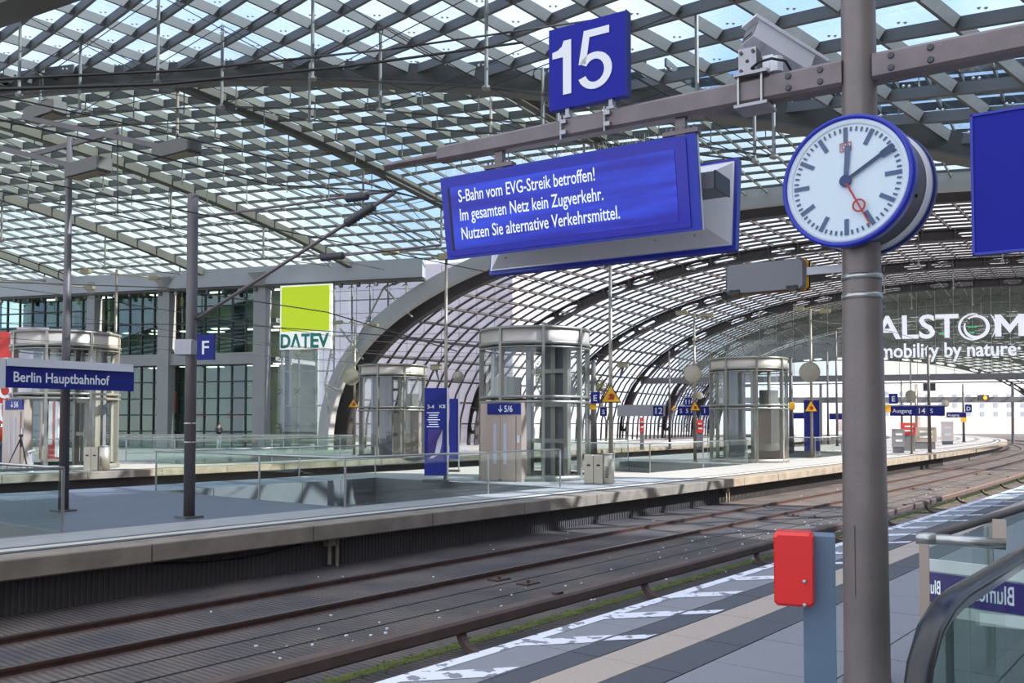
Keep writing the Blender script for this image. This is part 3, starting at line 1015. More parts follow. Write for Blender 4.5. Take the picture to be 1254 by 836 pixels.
# letters
RZG = math.atan2(DY, DX)
def gable_word(body, pxl, pyb, cap_px, width_px, label, m, bold=0.0, spacing=1.0, name='sign_lettering'):
    q = (pxl - CXP) / FPX
    dw = -0.6
    w = GW + dw
    Yp = w / (DX - DY * q)
    p = at(pxl, pyb, Yp)
    q2 = (pxl + width_px - CXP) / FPX; Y2 = w / (DX - DY * q2); p2 = at(pxl + width_px, pyb, Y2)
    root = thing(name, p, label, 'sign', rz=RZG)
    letters(body, cap_px * Yp / FPX / 0.70, (0, 0, 0), m, root, depth=0.06, bold=bold, width=math.hypot(p2.x - p.x, p2.y - p.y), spacing=spacing, name='letters')
    return root, Yp
gable_word('ALST', 1071, 415, 28, 103, 'large white lettering ALST hung on the far glass gable', 'letter_grey_glow', 0.05)
rM, yM = gable_word('M', 1219, 412, 27, 33, 'large white letter M hung on the far glass gable', 'letter_grey_glow', 0.0)
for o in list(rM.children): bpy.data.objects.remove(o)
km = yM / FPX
b_ = MB(); b_.poly([(x * km, z * km) for x, z in ((0, 0), (6.5, 0), (6.5, 17), (16, 4), (25.5, 17), (25.5, 0), (32, 0), (32, 27), (26, 27), (16, 14), (6, 27), (0, 27))], lambda x, y, z: Vector((x, y, z)), -.05, .05); lbuild(b_, 'letters', 'letter_grey_glow', rM)
gable_word('mobility by nature\u00b7', 1078, 438, 17, 172, 'smaller white slogan mobility by nature under the large letters', 'letter_grey_glow', 0.03)
Yo = (GW - .6) / (DX - DY * (1194 - CXP) / FPX)
po = at(1194, 400, Yo)
ro = thing('ring_emblem', po, 'white double swirl ring forming the letter O on the far gable', 'sign', rz=RZG)
mb = MB()
R0 = 16.0 * Yo / FPX
for (c0, a0, a1, rw, rr) in (((0.08, 0), -200, 130, .26, .82), ((-.12, 0), 70, 300, .16, .98), ((0, .0), -35, 40, .09, 1.42)):
    n = 26; prev = None; vs = []
    for k in range(n + 1):
        an = R(a0 + (a1 - a0) * k / n); tw = rw * (0.35 + 0.65 * math.sin(math.pi * k / n))
        for rad in (rr - tw / 2, rr + tw / 2):
            for y in (-.06, .06): vs.append((R0 * (c0[0] + rad * math.cos(an)), y, R0 * rad * math.sin(an)))
    fs = []
    for k in range(n):
        b = k * 4
        for (u, v) in ((0, 1), (1, 3), (3, 2), (2, 0)): fs.append((b + u, b + v, b + 4 + v, b + 4 + u))
    mb.add(vs, fs)
lbuild(mb, 'ring', 'letter_grey_glow', ro)
for (px, py, w) in ((1191, 400, 10), (1190, 407, 6), (1154, 408, 8)):
    Yg = (GW + 3) / (DX - DY * (px - CXP) / FPX); p = at(px, py, Yg)
    tag(MB().box(p, (w * Yg / FPX, .1, 2.0 * Yg / FPX), RZG).build('light_strip', 'green_light'), {1191: 'green glowing strip seen in the ring emblem on the gable', 1190: 'short green glowing strip low inside the ring emblem', 1154: 'green glowing strip left of the ring emblem behind letter T'}[px], 'light')

# ---- office building facade (left)
fb = struct('wall_office_facade', FP(-10, 0), 'dark glazed office facade with grey columns')
def tz(px): return on_plane_t(px)
def fh(px, py): # height at facade plane
    q = (px - CXP) / FPX; return at(px, py, W0 / (DX - DY * q)).z
mid_h = fh(240, 440)
tA, tB = tz(-60), tz(330)
for k, px in enumerate((-45, 116, 205, 322)):
    t = tz(px); mb = MB(); mb.box(FP(t, 5.9, W0 - .2), (0.95 if px > 200 else .7, .8, 12.3), RZG)
    if px > 130:
        mb.cyl(FP(t, 11.3, W0 - .2), FP(t, 12.2, W0 - .4), .35, .95, k=10)
    mb.build('column', 'building_column', fb)
mb = MB(); mb.box(FP((tz(-60) + tz(322)) / 2, mid_h, W0 - .1), (tz(322) - tz(-60), .6, .8), RZG); mb.build('floor_beam', 'building_column', fb)
# glazing grid
cw = (tz(312) - tz(211)) / 6.0
def glaz(t0, t1, h0, h1, cwid, chei):
    nx = max(1, round((t1 - t0) / cwid)); ny = max(1, round((h1 - h0) / chei))
    for i in range(nx + 1):
        t = t0 + (t1 - t0) * i / nx; MB().box(FP(t, (h0 + h1) / 2, W0 + .5), (.09, .16, h1 - h0), RZG).build('mullion', 'mullion', fb)
    for j in range(ny + 1):
        h = h0 + (h1 - h0) * j / ny; MB().box(FP((t0 + t1) / 2, h, W0 + .5), (t1 - t0, .16, .09), RZG).build('transom', 'mullion', fb)
    for i in range(nx):
        for j in range(ny):
            MB().box(FP(t0 + (t1 - t0) * (i + .5) / nx, h0 + (h1 - h0) * (j + .5) / ny, W0 + .52), ((t1 - t0) / nx - .1, .03, (h1 - h0) / ny - .1), RZG).build('pane', 'facade_glass', fb)
for (pa_, pb_) in ((-58, 110), (122, 198), (212, 313)):
    glaz(tz(pa_), tz(pb_), mid_h + .4, 11.2, cw, 1.22)
    glaz(tz(pa_), tz(pb_), LB, mid_h - .4, cw, 1.22)
# rooms behind the glass
rm = struct('office_interior', FP(-10, 0, W0 + 4), 'rooms behind the office facade')
MB().box(FP((tA + tB) / 2, 5.8, W0 + 7), (tB - tA, .2, 12), RZG).build('back_wall', 'interior_green', rm)
for h in (LB + .05, mid_h, 8.9, 12.0):
    MB().box(FP((tA + tB) / 2, h, W0 + 4), (tB - tA, 6.5, .3), RZG).build('floor_slab', 'interior_floor', rm)
for i in range(9):
    t = tA + (tB - tA) * (i + .4) / 9
    MB().box(FP(t, 5.8, W0 + 3 + (i % 3)), (.5 + .5 * (i % 2), .4, 12), RZG).build('pillar', 'interior_dark' if i % 2 else 'interior_green', rm)
for i in range(16):  # unseen glowing panels added to brighten the rooms behind the glass
    for h in (mid_h - .2, 8.7, 11.8):
        MB().box(FP(tA + (tB - tA) * (i + .5) / 16, h, W0 + 3.2 + (i % 3)), (1.3, .5, .05), RZG).build('room_fill_panel', 'fill_glow', rm)
for (px, py, w, h, m) in ((221, 299, 8, 12, 'yellow'), (212, 492, 9, 26, 'red_ad'), (240, 508, 22, 8, 'red_ad'), (290, 508, 26, 8, 'red_ad'), (216, 520, 10, 14, 'interior_floor')):
    Yp = (W0 + 1.4) / (DX - DY * (px - CXP) / FPX)
    MB().box(at(px, py if py != 299 else 370, Yp), (w * Yp / FPX, .1, h * Yp / FPX), RZG).build('window_panel', m, rm)
# link wall left of the arch: glass with cables and clamps, and pale building behind
lw = struct('wall_cable_glass', FP(12, 6), 'clear glass wall on vertical cables between the office building and the vault')
tc0, tc1 = tz(345), tz(600)
gsx = 24.3 * 60.5 / FPX
t = tz(342) ; i = 0
f00 = (foot(W0) - Vector((PX0, PY0, 0))).dot(TV)
while t < tc1:
    hb = LB if t < f00 else LB + prof_h(t - f00) + .3
    if hb > 11: break
    MB().cyl(FP(t, hb, W0 + .3), FP(t, 11.3, W0 + .3), .07, k=6).build('cable_mast', 'rod_steel', lw)
    h = 11.0
    while h > hb + .3:
        sp = MB()
        for sx in (-1, 1):
            for sz in (-1, 1): sp.cyl(FP(t, h, W0 + .3), FP(t + sx * .2, h + sz * .2, W0 + .1), .03, k=4)
        sp.build('spider_clamp', 'dark_grey', lw)
        h2 = max(h - 2.4, hb)
        MB().box(FP(t + gsx / 2, (h + h2) / 2, W0 + .1), (gsx - .03, .03, h - h2 - .03), RZG).build('pane', 'wall_glass', lw)
        h -= 2.4
    t += gsx
for h in (10.0, 7.6, 5.2, 2.8):
    te = f00 + next((a for a in [x * .2 for x in range(200)] if LB + prof_h(a) > h), 12)
    MB().cyl(FP(tz(325), h, W0 + .3), FP(te, h, W0 + .3), .05, k=6).build('wind_rod', 'rod_steel', lw)
for (a, b) in (((410, 470), (470, 352)), ((470, 352), (505, 388)), ((415, 400), (445, 440)), ((398, 470), (412, 395)), ((398, 470), (420, 480)), ((470, 352), (520, 335)), ((398, 470), (404, 520))):
    Y = 60.2
    MB().cyl(at(*a, Y), at(*b, Y), .07, k=6).build('brace', 'rod_steel', lw)
MB().box(FP(tz(333), 5.7, W0 + .4), (1.3, .3, 11.6), RZG).build('edge_glass', 'wall_glass', lw)
MB().box(FP(tz(347), 5.7, W0 + .6), (.35, .3, 11.6), RZG).build('edge_frame', 'mullion', lw)

ob = struct('building_outside', FP(15, 0, W0 + 22), 'pale stone clad building wall outside the glass')
w2 = W0 + 24
tl, tr2 = on_plane_t(318, w2), on_plane_t(628, w2)
MB().box(FP((tl + tr2) / 2, 7.9, w2 + 4.2), (tr2 - tl, 8, 17.8), RZG).build('block', 'pale_wall', ob)
nx, ny = 15, 8
for i in range(nx):
    for j in range(ny):
        a = tl + (tr2 - tl) * (i + .5) / nx
        MB().box(FP(a, -1 + 17.7 * (j + .5) / ny, w2 + .1), ((tr2 - tl) / nx - .05, .12 + .02 * ((i * 7 + j * 3) % 3), 17.7 / ny - .05), RZG).build('stone_panel', 'pale_panel', ob)

# unseen block added right of the frame, shaped to shade the near platforms
sb = struct('shade_block_south', P(-30, 40, 0), 'tall unseen block added south of the hall to cast shade')
mb = MB(); vs = [Vector((0, -66, LT)), Vector((60, 7.6, LT)), Vector((78, -7, LT)), Vector((18, -81, LT))]
mb.add(vs + [v + Vector((0, 0, 58)) for v in vs], [(3, 2, 1, 0), (4, 5, 6, 7), (0, 1, 5, 4), (1, 2, 6, 5), (2, 3, 7, 6), (3, 0, 4, 7)]); mb.build('block', 'building_column', sb)

# far outside: buildings seen through the end of the hall
for (px0, px1, pyt, Y, m, lab) in ((1128, 1300, 478, 330, 'far_building', 'pale apartment block far outside beyond the curving tracks'), (1040, 1120, 494, 300, 'far_building', 'low pale block far outside left of the apartment block')):
    a, b = at(px0, 520, Y), at(px1, 520, Y); top = at((px0 + px1) / 2, pyt, Y).z
    r = thing('apartment_building', (a.x, Y, LT), lab, 'building')
    MB().box(((a.x + b.x) / 2, Y + 6, (LT + top) / 2), (b.x - a.x, 12, top - LT)).build('wall', m, r)
    MB().box(((a.x + b.x) / 2, Y + 5.9, LT + 2.5), (b.x - a.x + .4, 12.2, 5)).build('plinth', 'far_brick', r)
    for i in range(int((b.x - a.x) / 5)):
        for j in range(3):
            MB().box((a.x + 2.5 + i * 5, Y - .1, LT + 6 + j * 3.2), (1.6, .2, 1.6)).build('window', 'far_window', r)
# bare trees outside the vault
def tree(p, H, lab, seed):
    rnd = random.Random(seed)
    r = thing('bare_tree', p, lab, 'tree')
    mb = MB(); tips = []
    def br(a, d, L, rad, lev):
        b = a + d * L
        mb.cyl(a, b, rad, rad * .65, k=5, cap=False)
        if lev == 0: tips.append(b); return
        for _ in range(3):
            dd = (d + Vector((rnd.uniform(-.7, .7), rnd.uniform(-.7, .7), rnd.uniform(-.1, .6)))).normalized()
            br(b, dd, L * .72, rad * .6, lev - 1)
    br(Vector(p), Vector((0, 0, 1)), H * .3, H * .018, 4)
    mb.build('trunk', 'bark', r)
    lf = MB()
    for t_ in tips:
        for _ in range(9):
            c = t_ + Vector((rnd.gauss(0, .5), rnd.gauss(0, .5), rnd.gauss(0, .5))); s_ = rnd.uniform(.08, .2)
            u = Vector((rnd.gauss(0, 1), rnd.gauss(0, 1), rnd.gauss(0, 1))).normalized() * s_; v = u.cross(Vector((rnd.random(), rnd.random(), 1))).normalized() * s_
            lf.add([c - u, c - v, c + u, c + v], [(0, 1, 2, 3)])
    tag(lf.build('foliage', 'leaf', r), kind='stuff')
for i, (px, Y, H) in enumerate(((566, 126, 11), (606, 112, 10), (652, 128, 12), (692, 114, 10), (742, 130, 10), (530, 110, 9))):
    p = at(px, 520, Y); p.z = LT
    tree(p, H, ('leafing tree seen through the vault glass left of the middle lift', 'leafing tree seen through the glass at the left flank of the middle lift', 'leafing tree directly behind the middle lift outside the vault', 'leafing tree behind the right side of the middle lift outside the vault', 'leafing tree outside the vault right of the pole with the waste bin', 'leafing tree outside the vault behind the tall blue information board')[i], i)

# ================================================================== OVERHEAD LINE
HDG = -R(32.3)
def wire(name, pts, r, label, m='cable', cat='wire', group=None):
    o = MB().tube(pts, r, 5).build(name, m); return tag(o, label, cat, group)
def along(n, h0, s0, s1, k=30, sag=0.0, span=30):
    return [P(s0 + (s1 - s0) * i / k, n, h0 + sag * (math.cos(2 * math.pi * ((s0 + (s1 - s0) * i / k) - 9.4) / span) - 1) * .5) for i in range(k + 1)]
wire('contact_wire', along(-10.4, 4.3, -14, 150), .009, 'contact wire of the track beside the far platform')
wire('catenary_wire', along(-10.4, 5.3, -14, 150, 60, .5), .010, 'catenary wire above the track beside the far platform')
wire('contact_wire', along(-26, 4.3, -25, 150), .009, 'contact wire behind the far platform')
wire('catenary_wire', along(-26, 5.3, -25, 150, 60, .5), .010, 'catenary wire behind the far platform')
wire('contact_wire', along(-30.4, 4.3, -25, 150), .009, 'contact wire in front of the rearmost platform')
wire('catenary_wire', along(-30.4, 5.3, -25, 150, 60, .5), .010, 'catenary wire in front of the rearmost platform')
wire('feeder_cable', [at(-20, 110, 9), at(200, 103, 11), at(420, 82, 13), at(640, 52, 15.5)], .022, 'thick dark feeder cable crossing under the near roof')
wire('feeder_cable', [at(-20, 98, 12), at(230, 86, 14), at(480, 60, 17), at(760, 20, 20)], .022, 'thin dark feeder cable higher under the near roof')

# ================================================================== FOREGROUND COLUMN, BEAM, CLOCK, DISPLAYS
cx, cy = 2.18, 5.57
BR = Matrix.Rotation(HDG, 3, 'Z')
bx_ = BR @ Vector((1, 0, 0)); by_ = BR @ Vector((0, 1, 0))
colr = thing('platform_column', (cx, cy, 0), 'thick brown-grey tapered steel column carrying the clock and sign beam', 'column')
mb = MB(); mb.lathe([(0, 0), (.142, 0), (.142, .02), (.136, .05), (.133, .6), (.128, 1.5), (.115, 2.5), (.106, 3.2), (.102, 4.5), (.10, 7.0), (0, 7.0)], 32, c=(cx, cy, 0)); mb.build('shaft', 'column_paint', colr, True)
for h in (2.385, 2.505):
    MB().lathe([(.117, -.018), (.121, -.018), (.121, .018), (.117, .018)], 32, c=(cx, cy, h)).build('steel_band', 'stainless', colr, True)
mb = MB(); a = R(206)
mb.lathe([(.1335, .55), (.137, .55), (.137, .98), (.1335, .98)], 4, c=(cx, cy, 0), a0=R(205), a1=R(222)); mb.build('inspection_cover', 'column_paint', colr)
# beam
hb = 3.80
bm = thing('sign_beam', (cx, cy, hb), 'brown-grey tapered steel beam crossing the column and carrying the signs', 'beam')
def BF(t, y, z):     # t leftwards from column, y away, z world
    return Vector((cx, cy, 0)) - bx_ * t + by_ * y + Vector((0, 0, z))
def rr(w, h, r=.02):
    return [(-w + r, -h), (w - r, -h), (w, -h + r), (w, h - r), (w - r, h), (-w + r, h), (-w, h - r), (-w, -h + r)]
def taper(mb, ta, tb_, ha, hb_, wa, wb):
    prA, prB = rr(wa, ha), rr(wb, hb_)
    vs = [BF(ta, x, hb + z) for x, z in prA] + [BF(tb_, x, hb + z) for x, z in prB]
    mb.add(vs, [tuple(range(8)), tuple(range(15, 7, -1))] + [(i, 8 + i, 8 + (i + 1) % 8, (i + 1) % 8) for i in range(8)])
mb = MB(); taper(mb, .09, 3.27, .085, .062, .075, .06); mb.build('arm', 'beam_paint', bm)
mb = MB(); taper(mb, 3.20, 3.86, .032, .024, .04, .03); mb.build('arm_tip', 'beam_paint', bm)
mb = MB(); taper(mb, -.09, -3.2, .085, .062, .075, .06); mb.build('arm', 'beam_paint', bm)
for t in (.22, .42, -.2, -.42):
    for z in (-.035, .04):
        b_ = MB(); b_.lathe([(0, -.012), (.018, -.012), (.018, -.004), (.022, 0)], 12, axis='Y', c=(0, 0, 0))
        o = lbuild(b_, 'bolt', 'dark_grey', bm); o.location = BF(t, -.073, hb + z) - bm.location; o.rotation_euler = (0, 0, HDG)
# sign 15
s15 = thing('track_number_sign', BF(1.905, 0, hb + .11), 'square blue sign with white 15 standing on the beam', 'sign', rz=HDG)
lbuild(MB().box((0, 0, .36), (.64, .07, .62)), 'panel', 'sign_blue', s15)
lbuild(MB().box((.322, 0.0, .36), (.008, .078, .63)), 'edge_trim', 'sign_blue_deep', s15)
b_ = MB(); X1 = -.320 + .63 * (680 - 676) / 95
def dg(pts): return [(-.315 + u * .63, .06 + v * .61) for u, v in pts]
b_.poly(dg([(.19, .15), (.30, .15), (.30, .82), (.20, .82), (.175, .755), (.12, .715), (.045, .70), (.045, .62), (.19, .62)]), lambda x, y, z: Vector((x, y, z)), -.036, -.041)
lbuild(b_, 'digit_one', 'letter_white', s15)
b_ = MB()
b_.poly(dg([(.47, .875), (.80, .875), (.80, .785), (.545, .785)]), lambda x, y, z: Vector((x, y, z)), -.036, -.041)
b_.poly(dg([(.40, .47), (.495, .465), (.545, .785), (.47, .875)]), lambda x, y, z: Vector((x, y, z)), -.036, -.041)
arc5 = [(R(150 - 310 * k / 22)) for k in range(23)]
for k in range(22):
    q5 = []
    for (aa, ro_) in ((arc5[k], 1), (arc5[k + 1], 1), (arc5[k + 1], 0), (arc5[k], 0)):
        rx, rz5 = (.225, .225) if ro_ else (.125, .14)
        q5.append((.61 + rx * math.cos(aa), .365 + rz5 * math.sin(aa)))
    b_.poly(dg(q5), lambda x, y, z: Vector((x, y, z)), -.036, -.041)
lbuild(b_, 'digit_five', 'letter_white', s15)
for x in (-.17, .19):
    b_ = MB(); b_.box((x, 0, .02), (.03, .05, .09)); b_.box((x, 0, -.015), (.06, .07, .02)); b_.cyl((x - .02, -.085, -.20), (x - .02, -.085, -.02), .008); b_.box((x, -.085, -.07), (.05, .02, .03)); b_.box((x, -.085, -.15), (.05, .02, .03))
    lbuild(b_, 'clamp', 'galvanised', s15)
# destination display
dz = 3.30 ; tc_ = (3.26 + 1.07) / 2; DW = 2.19; DH = .665
dpl = at(540, 268, BF(3.26, 0, 0).y).z
dsp = thing('destination_display', BF(tc_, 0, dpl), 'long blue double sided display hanging from the beam with three white text lines', 'display', rz=HDG)
lbuild(MB().box((0, -.01, 0), (DW, .03, DH)), 'front_frame', 'frame_blue', dsp)
lbuild(MB().box((-.02, -.030, 0), (DW - .10, .012, DH - .05)), 'front_glass', 'screen_border', dsp)
lbuild(MB().box((-.035, -.038, -.008), (1.95, .006, .50)), 'screen', 'screen', dsp)
lbuild(MB().box((-1.01, -.040, -.01), (.022, .006, .50)), 'screen_edge', 'black', dsp)
for body, w, v in (('S-Bahn vom EVG-Streik betroffen!', 1.23, .265), ('Im gesamten Netz kein Zugverkehr.', 1.287, .49), ('Nutzen Sie alternative Verkehrsmittel.', 1.41, .715)):
    letters(body, .138, (-DW / 2 + .18, -.045, DH / 2 - v * DH - .040), 'screen_text', dsp, width=w, depth=.001, bold=.0008, name='text_line')
def frustum(y0, y1, w0, h0, w1, h1):
    mb = MB()
    vs = [(sx * w0 / 2, y0, sz * h0 / 2) for sx, sz in ((-1, -1), (1, -1), (1, 1), (-1, 1))] + [(sx * w1 / 2, y1, sz * h1 / 2) for sx, sz in ((-1, -1), (1, -1), (1, 1), (-1, 1))]
    return mb.add(vs, [(0, 3, 2, 1), (4, 5, 6, 7), (0, 1, 5, 4), (1, 2, 6, 5), (2, 3, 7, 6), (3, 0, 4, 7)])
lbuild(frustum(.005, .035, DW, DH, DW, DH), 'front_casing', 'casing_grey', dsp)
lbuild(frustum(.035, .17, DW - .02, DH - .02, DW - .35, DH - .3), 'front_back', 'casing_grey', dsp)
BK = .82
lbuild(frustum(BK - .20, BK - .02, DW - .5, DH - .36, DW - .02, DH - .02), 'rear_back', 'casing_grey', dsp)
lbuild(frustum(BK - .02, BK + .02, DW, DH, DW, DH), 'rear_casing', 'casing_grey', dsp)
lbuild(frustum(BK + .0, BK + .08, DW + .05, DH + .06, DW + .05, DH + .06), 'rear_frame', 'frame_blue', dsp)
lbuild(frustum(.03, BK, 1.6, .16, 1.6, .16), 'spine', 'casing_grey', dsp)
b_ = MB(); b_.box((DW / 2 - .06, .36, .05), (.22, .30, .12)); lbuild(b_, 'junction_box', 'mid_grey', dsp)
b_ = MB(); b_.box((DW / 2 + .055, .36, .05), (.012, .31, .13)); lbuild(b_, 'box_cap', 'black', dsp)
for px_ in (611, 836):
    q = (px_ - CXP) / FPX; t = (cx - q * cy) / (bx_.x - q * bx_.y) if False else None
    for tt in [x * .01 for x in range(50, 330)]:
        p = BF(tt, 0, 0)
        if abs(p.x / p.y - q) < .0012: t = tt; break
    x = tc_ - t
    b_ = MB(); b_.box((x, .0, DH / 2 + .09), (.07, .05, .2)); b_.box((x, .0, DH / 2 + .015), (.26, .07, .03))
    for k in range(6): b_.cyl((x - .1 + k * .04, -.02, DH / 2 + .03), (x - .1 + k * .04, -.02, DH / 2 + .055), .009, k=6)
    lbuild(b_, 'hanger', 'beam_paint', dsp)
b_ = MB()
for i in range(110):
    x = -DW / 2 + .03 + i * .0195
    b_.cyl((x, -.005, DH / 2), (x + random.uniform(-.025, .025), -.005 + random.uniform(-.03, .05), DH / 2 + .06), .0012, k=3)
tag(lbuild(b_, 'bird_spikes', 'stainless', dsp), kind='stuff')
for x in (-.6, .7, 1.0):
    lbuild(MB().lathe([(0, -.012), (.014, 0), (0, .012)], 8, c=(x, .2, -DH / 2 - .005)), 'latch', 'stainless', dsp)
bpy.context.view_layer.update()
for o in dsp.children:
    nm = o.name.split('.')[0]
    if nm in ('front_frame', 'front_glass', 'screen', 'screen_edge', 'text_line', 'front_casing', 'front_back'): th_, y_ = R(9.0), 0.0
    elif nm in ('rear_back', 'rear_casing', 'rear_frame'): th_, y_ = R(-7.0), BK
    else: continue
    piv = Matrix.Translation((0, y_, DH / 2)) @ Matrix.Rotation(th_, 4, 'X') @ Matrix.Translation((0, -y_, -DH / 2))
    o.matrix_local = piv @ o.matrix_local
# right blue panel (other track's display, cut by the frame)
rp_ = thing('blue_display_panel', BF(-.62, 0, at(1196, 228, BF(-.62, 0, 0).y).z), 'plain blue display panel right of the clock cut by the picture edge', 'display', rz=HDG)
lbuild(MB().box((.66, -.01, 0), (1.32, .04, .83)), 'panel', 'sign_blue', rp_)
b_ = MB(); b_.box((.66, -.034, .408), (1.32, .012, .014)); b_.box((.66, -.034, -.408), (1.32, .012, .014)); b_.box((.007, -.034, 0), (.014, .012, .83)); lbuild(b_, 'rim', 'frame_blue', rp_)
lbuild(frustum(.01, .05, 1.32, .83, 1.30, .8), 'casing', 'casing_grey', rp_).location = (.66, 0, 0)
lbuild(MB().box((.8, 0, .52), (.07, .05, .22)), 'hanger', 'beam_paint', rp_)
# small grey box sign on arm
p0 = BF(.605, 0, at(939, 339, BF(.605, 0, 0).y).z)
sm = thing('train_indicator_back', p0, 'small grey rounded sign seen from behind on an arm left of the column', 'sign', rz=HDG)
lbuild(MB().bevbox((0, 0, 0), (.53, .035, .205), .022), 'back_plate', 'mid_grey', sm)
lbuild(MB().bevbox((.008, .03, 0), (.532, .03, .208), .022), 'yellow_rim', 'yellow', sm)
lbuild(MB().bevbox((.012, .06, 0), (.53, .035, .205), .022), 'front_box', 'black', sm)
for x, z in ((-.2, -.09), (.18, -.09)):
    b_ = MB(); b_.box((x, -.02, z), (.07, .03, .03)); b_.cyl((x - .02, -.03, z + .01), (x - .02, -.04, z + .01), .006); b_.cyl((x + .02, -.03, z + .01), (x + .02, -.04, z + .01), .006); lbuild(b_, 'clip', 'black', sm)
lbuild(MB().box((.40, .015, .015), (.30, .02, .05)), 'arm', 'galvanised', sm)
b_ = MB(); b_.box((.522, .0, .02), (.07, .02, .24))
lbuild(b_, 'wall_plate', 'galvanised', sm)
for z in (.09, -.05): lbuild(MB().box((.535, -.012, z), (.018, .01, .045)), 'slot', 'black', sm)
# clock
CB = -R(42)
cc_ = Vector((2.035, 5.42, at(1038, 222, 5.42).z))
ck = thing('station_clock', cc_, 'round double sided station clock with white face and blue rim on the column', 'clock', rz=CB)
RF = .400
lbuild(MB().lathe([(.372, -.012), (.385, -.028), (.400, -.022), (.404, 0), (.404, .05), (.375, .055), (.36, .055)], 64, axis='Y'), 'front_rim', 'frame_blue', ck, True)
lbuild(MB().lathe([(0, .0), (.352, .0), (.372, -.012)], 64, axis='Y'), 'face', 'clock_face', ck)
lbuild(MB().lathe([(.345, -.004), (.372, -.016), (.374, -.010)], 64, axis='Y'), 'bezel', 'casing_grey', ck, True)
lbuild(MB().lathe([(.375, .055), (.375, .29)], 64, axis='Y'), 'drum', 'dark_grey', ck, True)
lbuild(MB().lathe([(.375, .29), (.392, .30), (.394, .35), (.375, .36)], 64, axis='Y'), 'rear_bezel', 'casing_grey', ck, True)
lbuild(MB().lathe([(.38, .35), (.404, .36), (.404, .41), (.38, .42), (0, .42)], 64, axis='Y'), 'rear_rim', 'frame_blue_dark', ck, True)
for i in range(60):
    a = R(6 * i); big = i % 5 == 0
    r0, r1, w = ((.232, .330, .026) if big else (.303, .330, .011))
    mb = MB(); d = Vector((math.sin(a), 0, math.cos(a))); e = Vector((math.cos(a), 0, -math.sin(a)))
    vs = [d * r0 - e * w / 2, d * r0 + e * w / 2, d * r1 + e * w / 2, d * r1 - e * w / 2]
    vs = [v + Vector((0, -.003, 0)) for v in vs] + [v + Vector((0, -.006, 0)) for v in vs]
    mb.add(vs, [(0, 1, 2, 3), (7, 6, 5, 4), (0, 4, 5, 1), (1, 5, 6, 2), (2, 6, 7, 3), (3, 7, 4, 0)])
    lbuild(mb, 'hour_mark' if big else 'minute_mark', 'clock_mark', ck)
def hand(a, pts, y, m, name):
    a = R(a); d = Vector((math.sin(a), 0, math.cos(a))); e = Vector((math.cos(a), 0, -math.sin(a)))
    mb = MB(); k = len(pts); mb.poly(pts, lambda x, yy, z: e * x + d * z + Vector((0, yy, 0)), y, y - .003); return lbuild(mb, name, m, ck)
hand(4.5, [(-.014, -.02), (.014, -.02), (.017, .215), (-.017, .215)], -.010, 'clock_mark', 'hour_hand')
hand(61, [(-.011, -.02), (.011, -.02), (.012, .245), (.024, .245), (.028, .325), (-.020, .325), (-.018, .245), (-.012, .245)], -.014, 'clock_mark', 'minute_hand')
lbuild(MB().lathe([(0, -.022), (.036, -.022), (.038, -.006)], 24, axis='Y'), 'hub', 'clock_mark', ck)
sh = hand(153, [(-.006, .02), (.006, .02), (.004, .33), (-.004, .33)], -.024, 'red_mark', 'second_hand')
a = R(153); c = Vector((math.sin(a), 0, math.cos(a))) * .185
lbuild(MB().lathe([(.030, -.029), (.040, -.029), (.040, -.024), (.030, -.024)], 24, axis='Y', c=c), 'second_ring', 'red_mark', ck)
b_ = MB()
for (x, z, w, h) in ((0, .235, .066, .005), (0, .185, .066, .005), (-.033, .21, .005, .055), (.033, .21, .005, .055)): b_.box((x, -.006, z), (w, .003, h))
lbuild(b_, 'emblem_frame', 'red_mark', ck)
letters('DB', .048, (0, -.007, .194), 'red_mark', ck, width=.046, depth=.001, bold=.001, center=True, name='emblem_letters')
b_ = MB(); b_.lathe([(0, -.019), (.372, -.019), (.372, -.017), (0, -.017)], 48, axis='Y')
lbuild(b_, 'cover_glass', 'clock_glass', ck)
lbuild(MB().lathe([(.374, .15), (.385, .15), (.385, .165), (.374, .165)], 3, axis='Y', a0=R(-20), a1=R(-17)), 'drum_latch', 'black', ck)
# surveillance camera on the beam
tcam = .66
pc0 = BF(tcam, 0, hb)
cv = thing('surveillance_camera', pc0, 'large pale surveillance camera bolted to the beam by a clamp', 'camera', rz=HDG)
for z in (.105, -.105): lbuild(MB().box((0, 0, z), (.22, .22, .02)), 'clamp_plate', 'galvanised', cv)
for x in (-.085, .07): lbuild(MB().cyl((x, -.088, -.12), (x, -.088, .125), .008), 'threaded_rod', 'stainless', cv)
b_ = MB(); b_.box((-.03, -.06, .20), (.12, .012, .18)); b_.box((.02, 0, .20), (.012, .12, .18)); lbuild(b_, 'bracket', 'galvanised', cv)
for x, z in ((-.07, .26), (.01, .26), (-.07, .14), (.01, .14)): lbuild(MB().cyl((x, -.066, z), (x, -.078, z), .012, k=6), 'bolt', 'dark_grey', cv)
lbuild(MB().cyl((-.03, -.066, .20), (-.03, -.068, .20), .012, k=12), 'hole', 'black', cv)
b_ = MB(); Am = Matrix.Rotation(R(48), 3, 'Z') @ Matrix.Rotation(R(24), 3, 'Y')
b_.box((.12, .13, .31), (.46, .155, .12), m=Am); lbuild(b_, 'housing', 'casing_grey', cv)
b_ = MB(); q0 = Vector((.12, .13, .31)) + Am @ Vector((.03, 0, .072)); b_.box(q0, (.60, .185, .022), m=Am); lbuild(b_, 'sun_shield', 'casing_grey', cv)
b_ = MB(); b_.box(Vector((.12, .13, .31)) + Am @ Vector((-.232, 0, 0)), (.01, .14, .10), m=Am); lbuild(b_, 'front_window', 'mid_grey', cv)
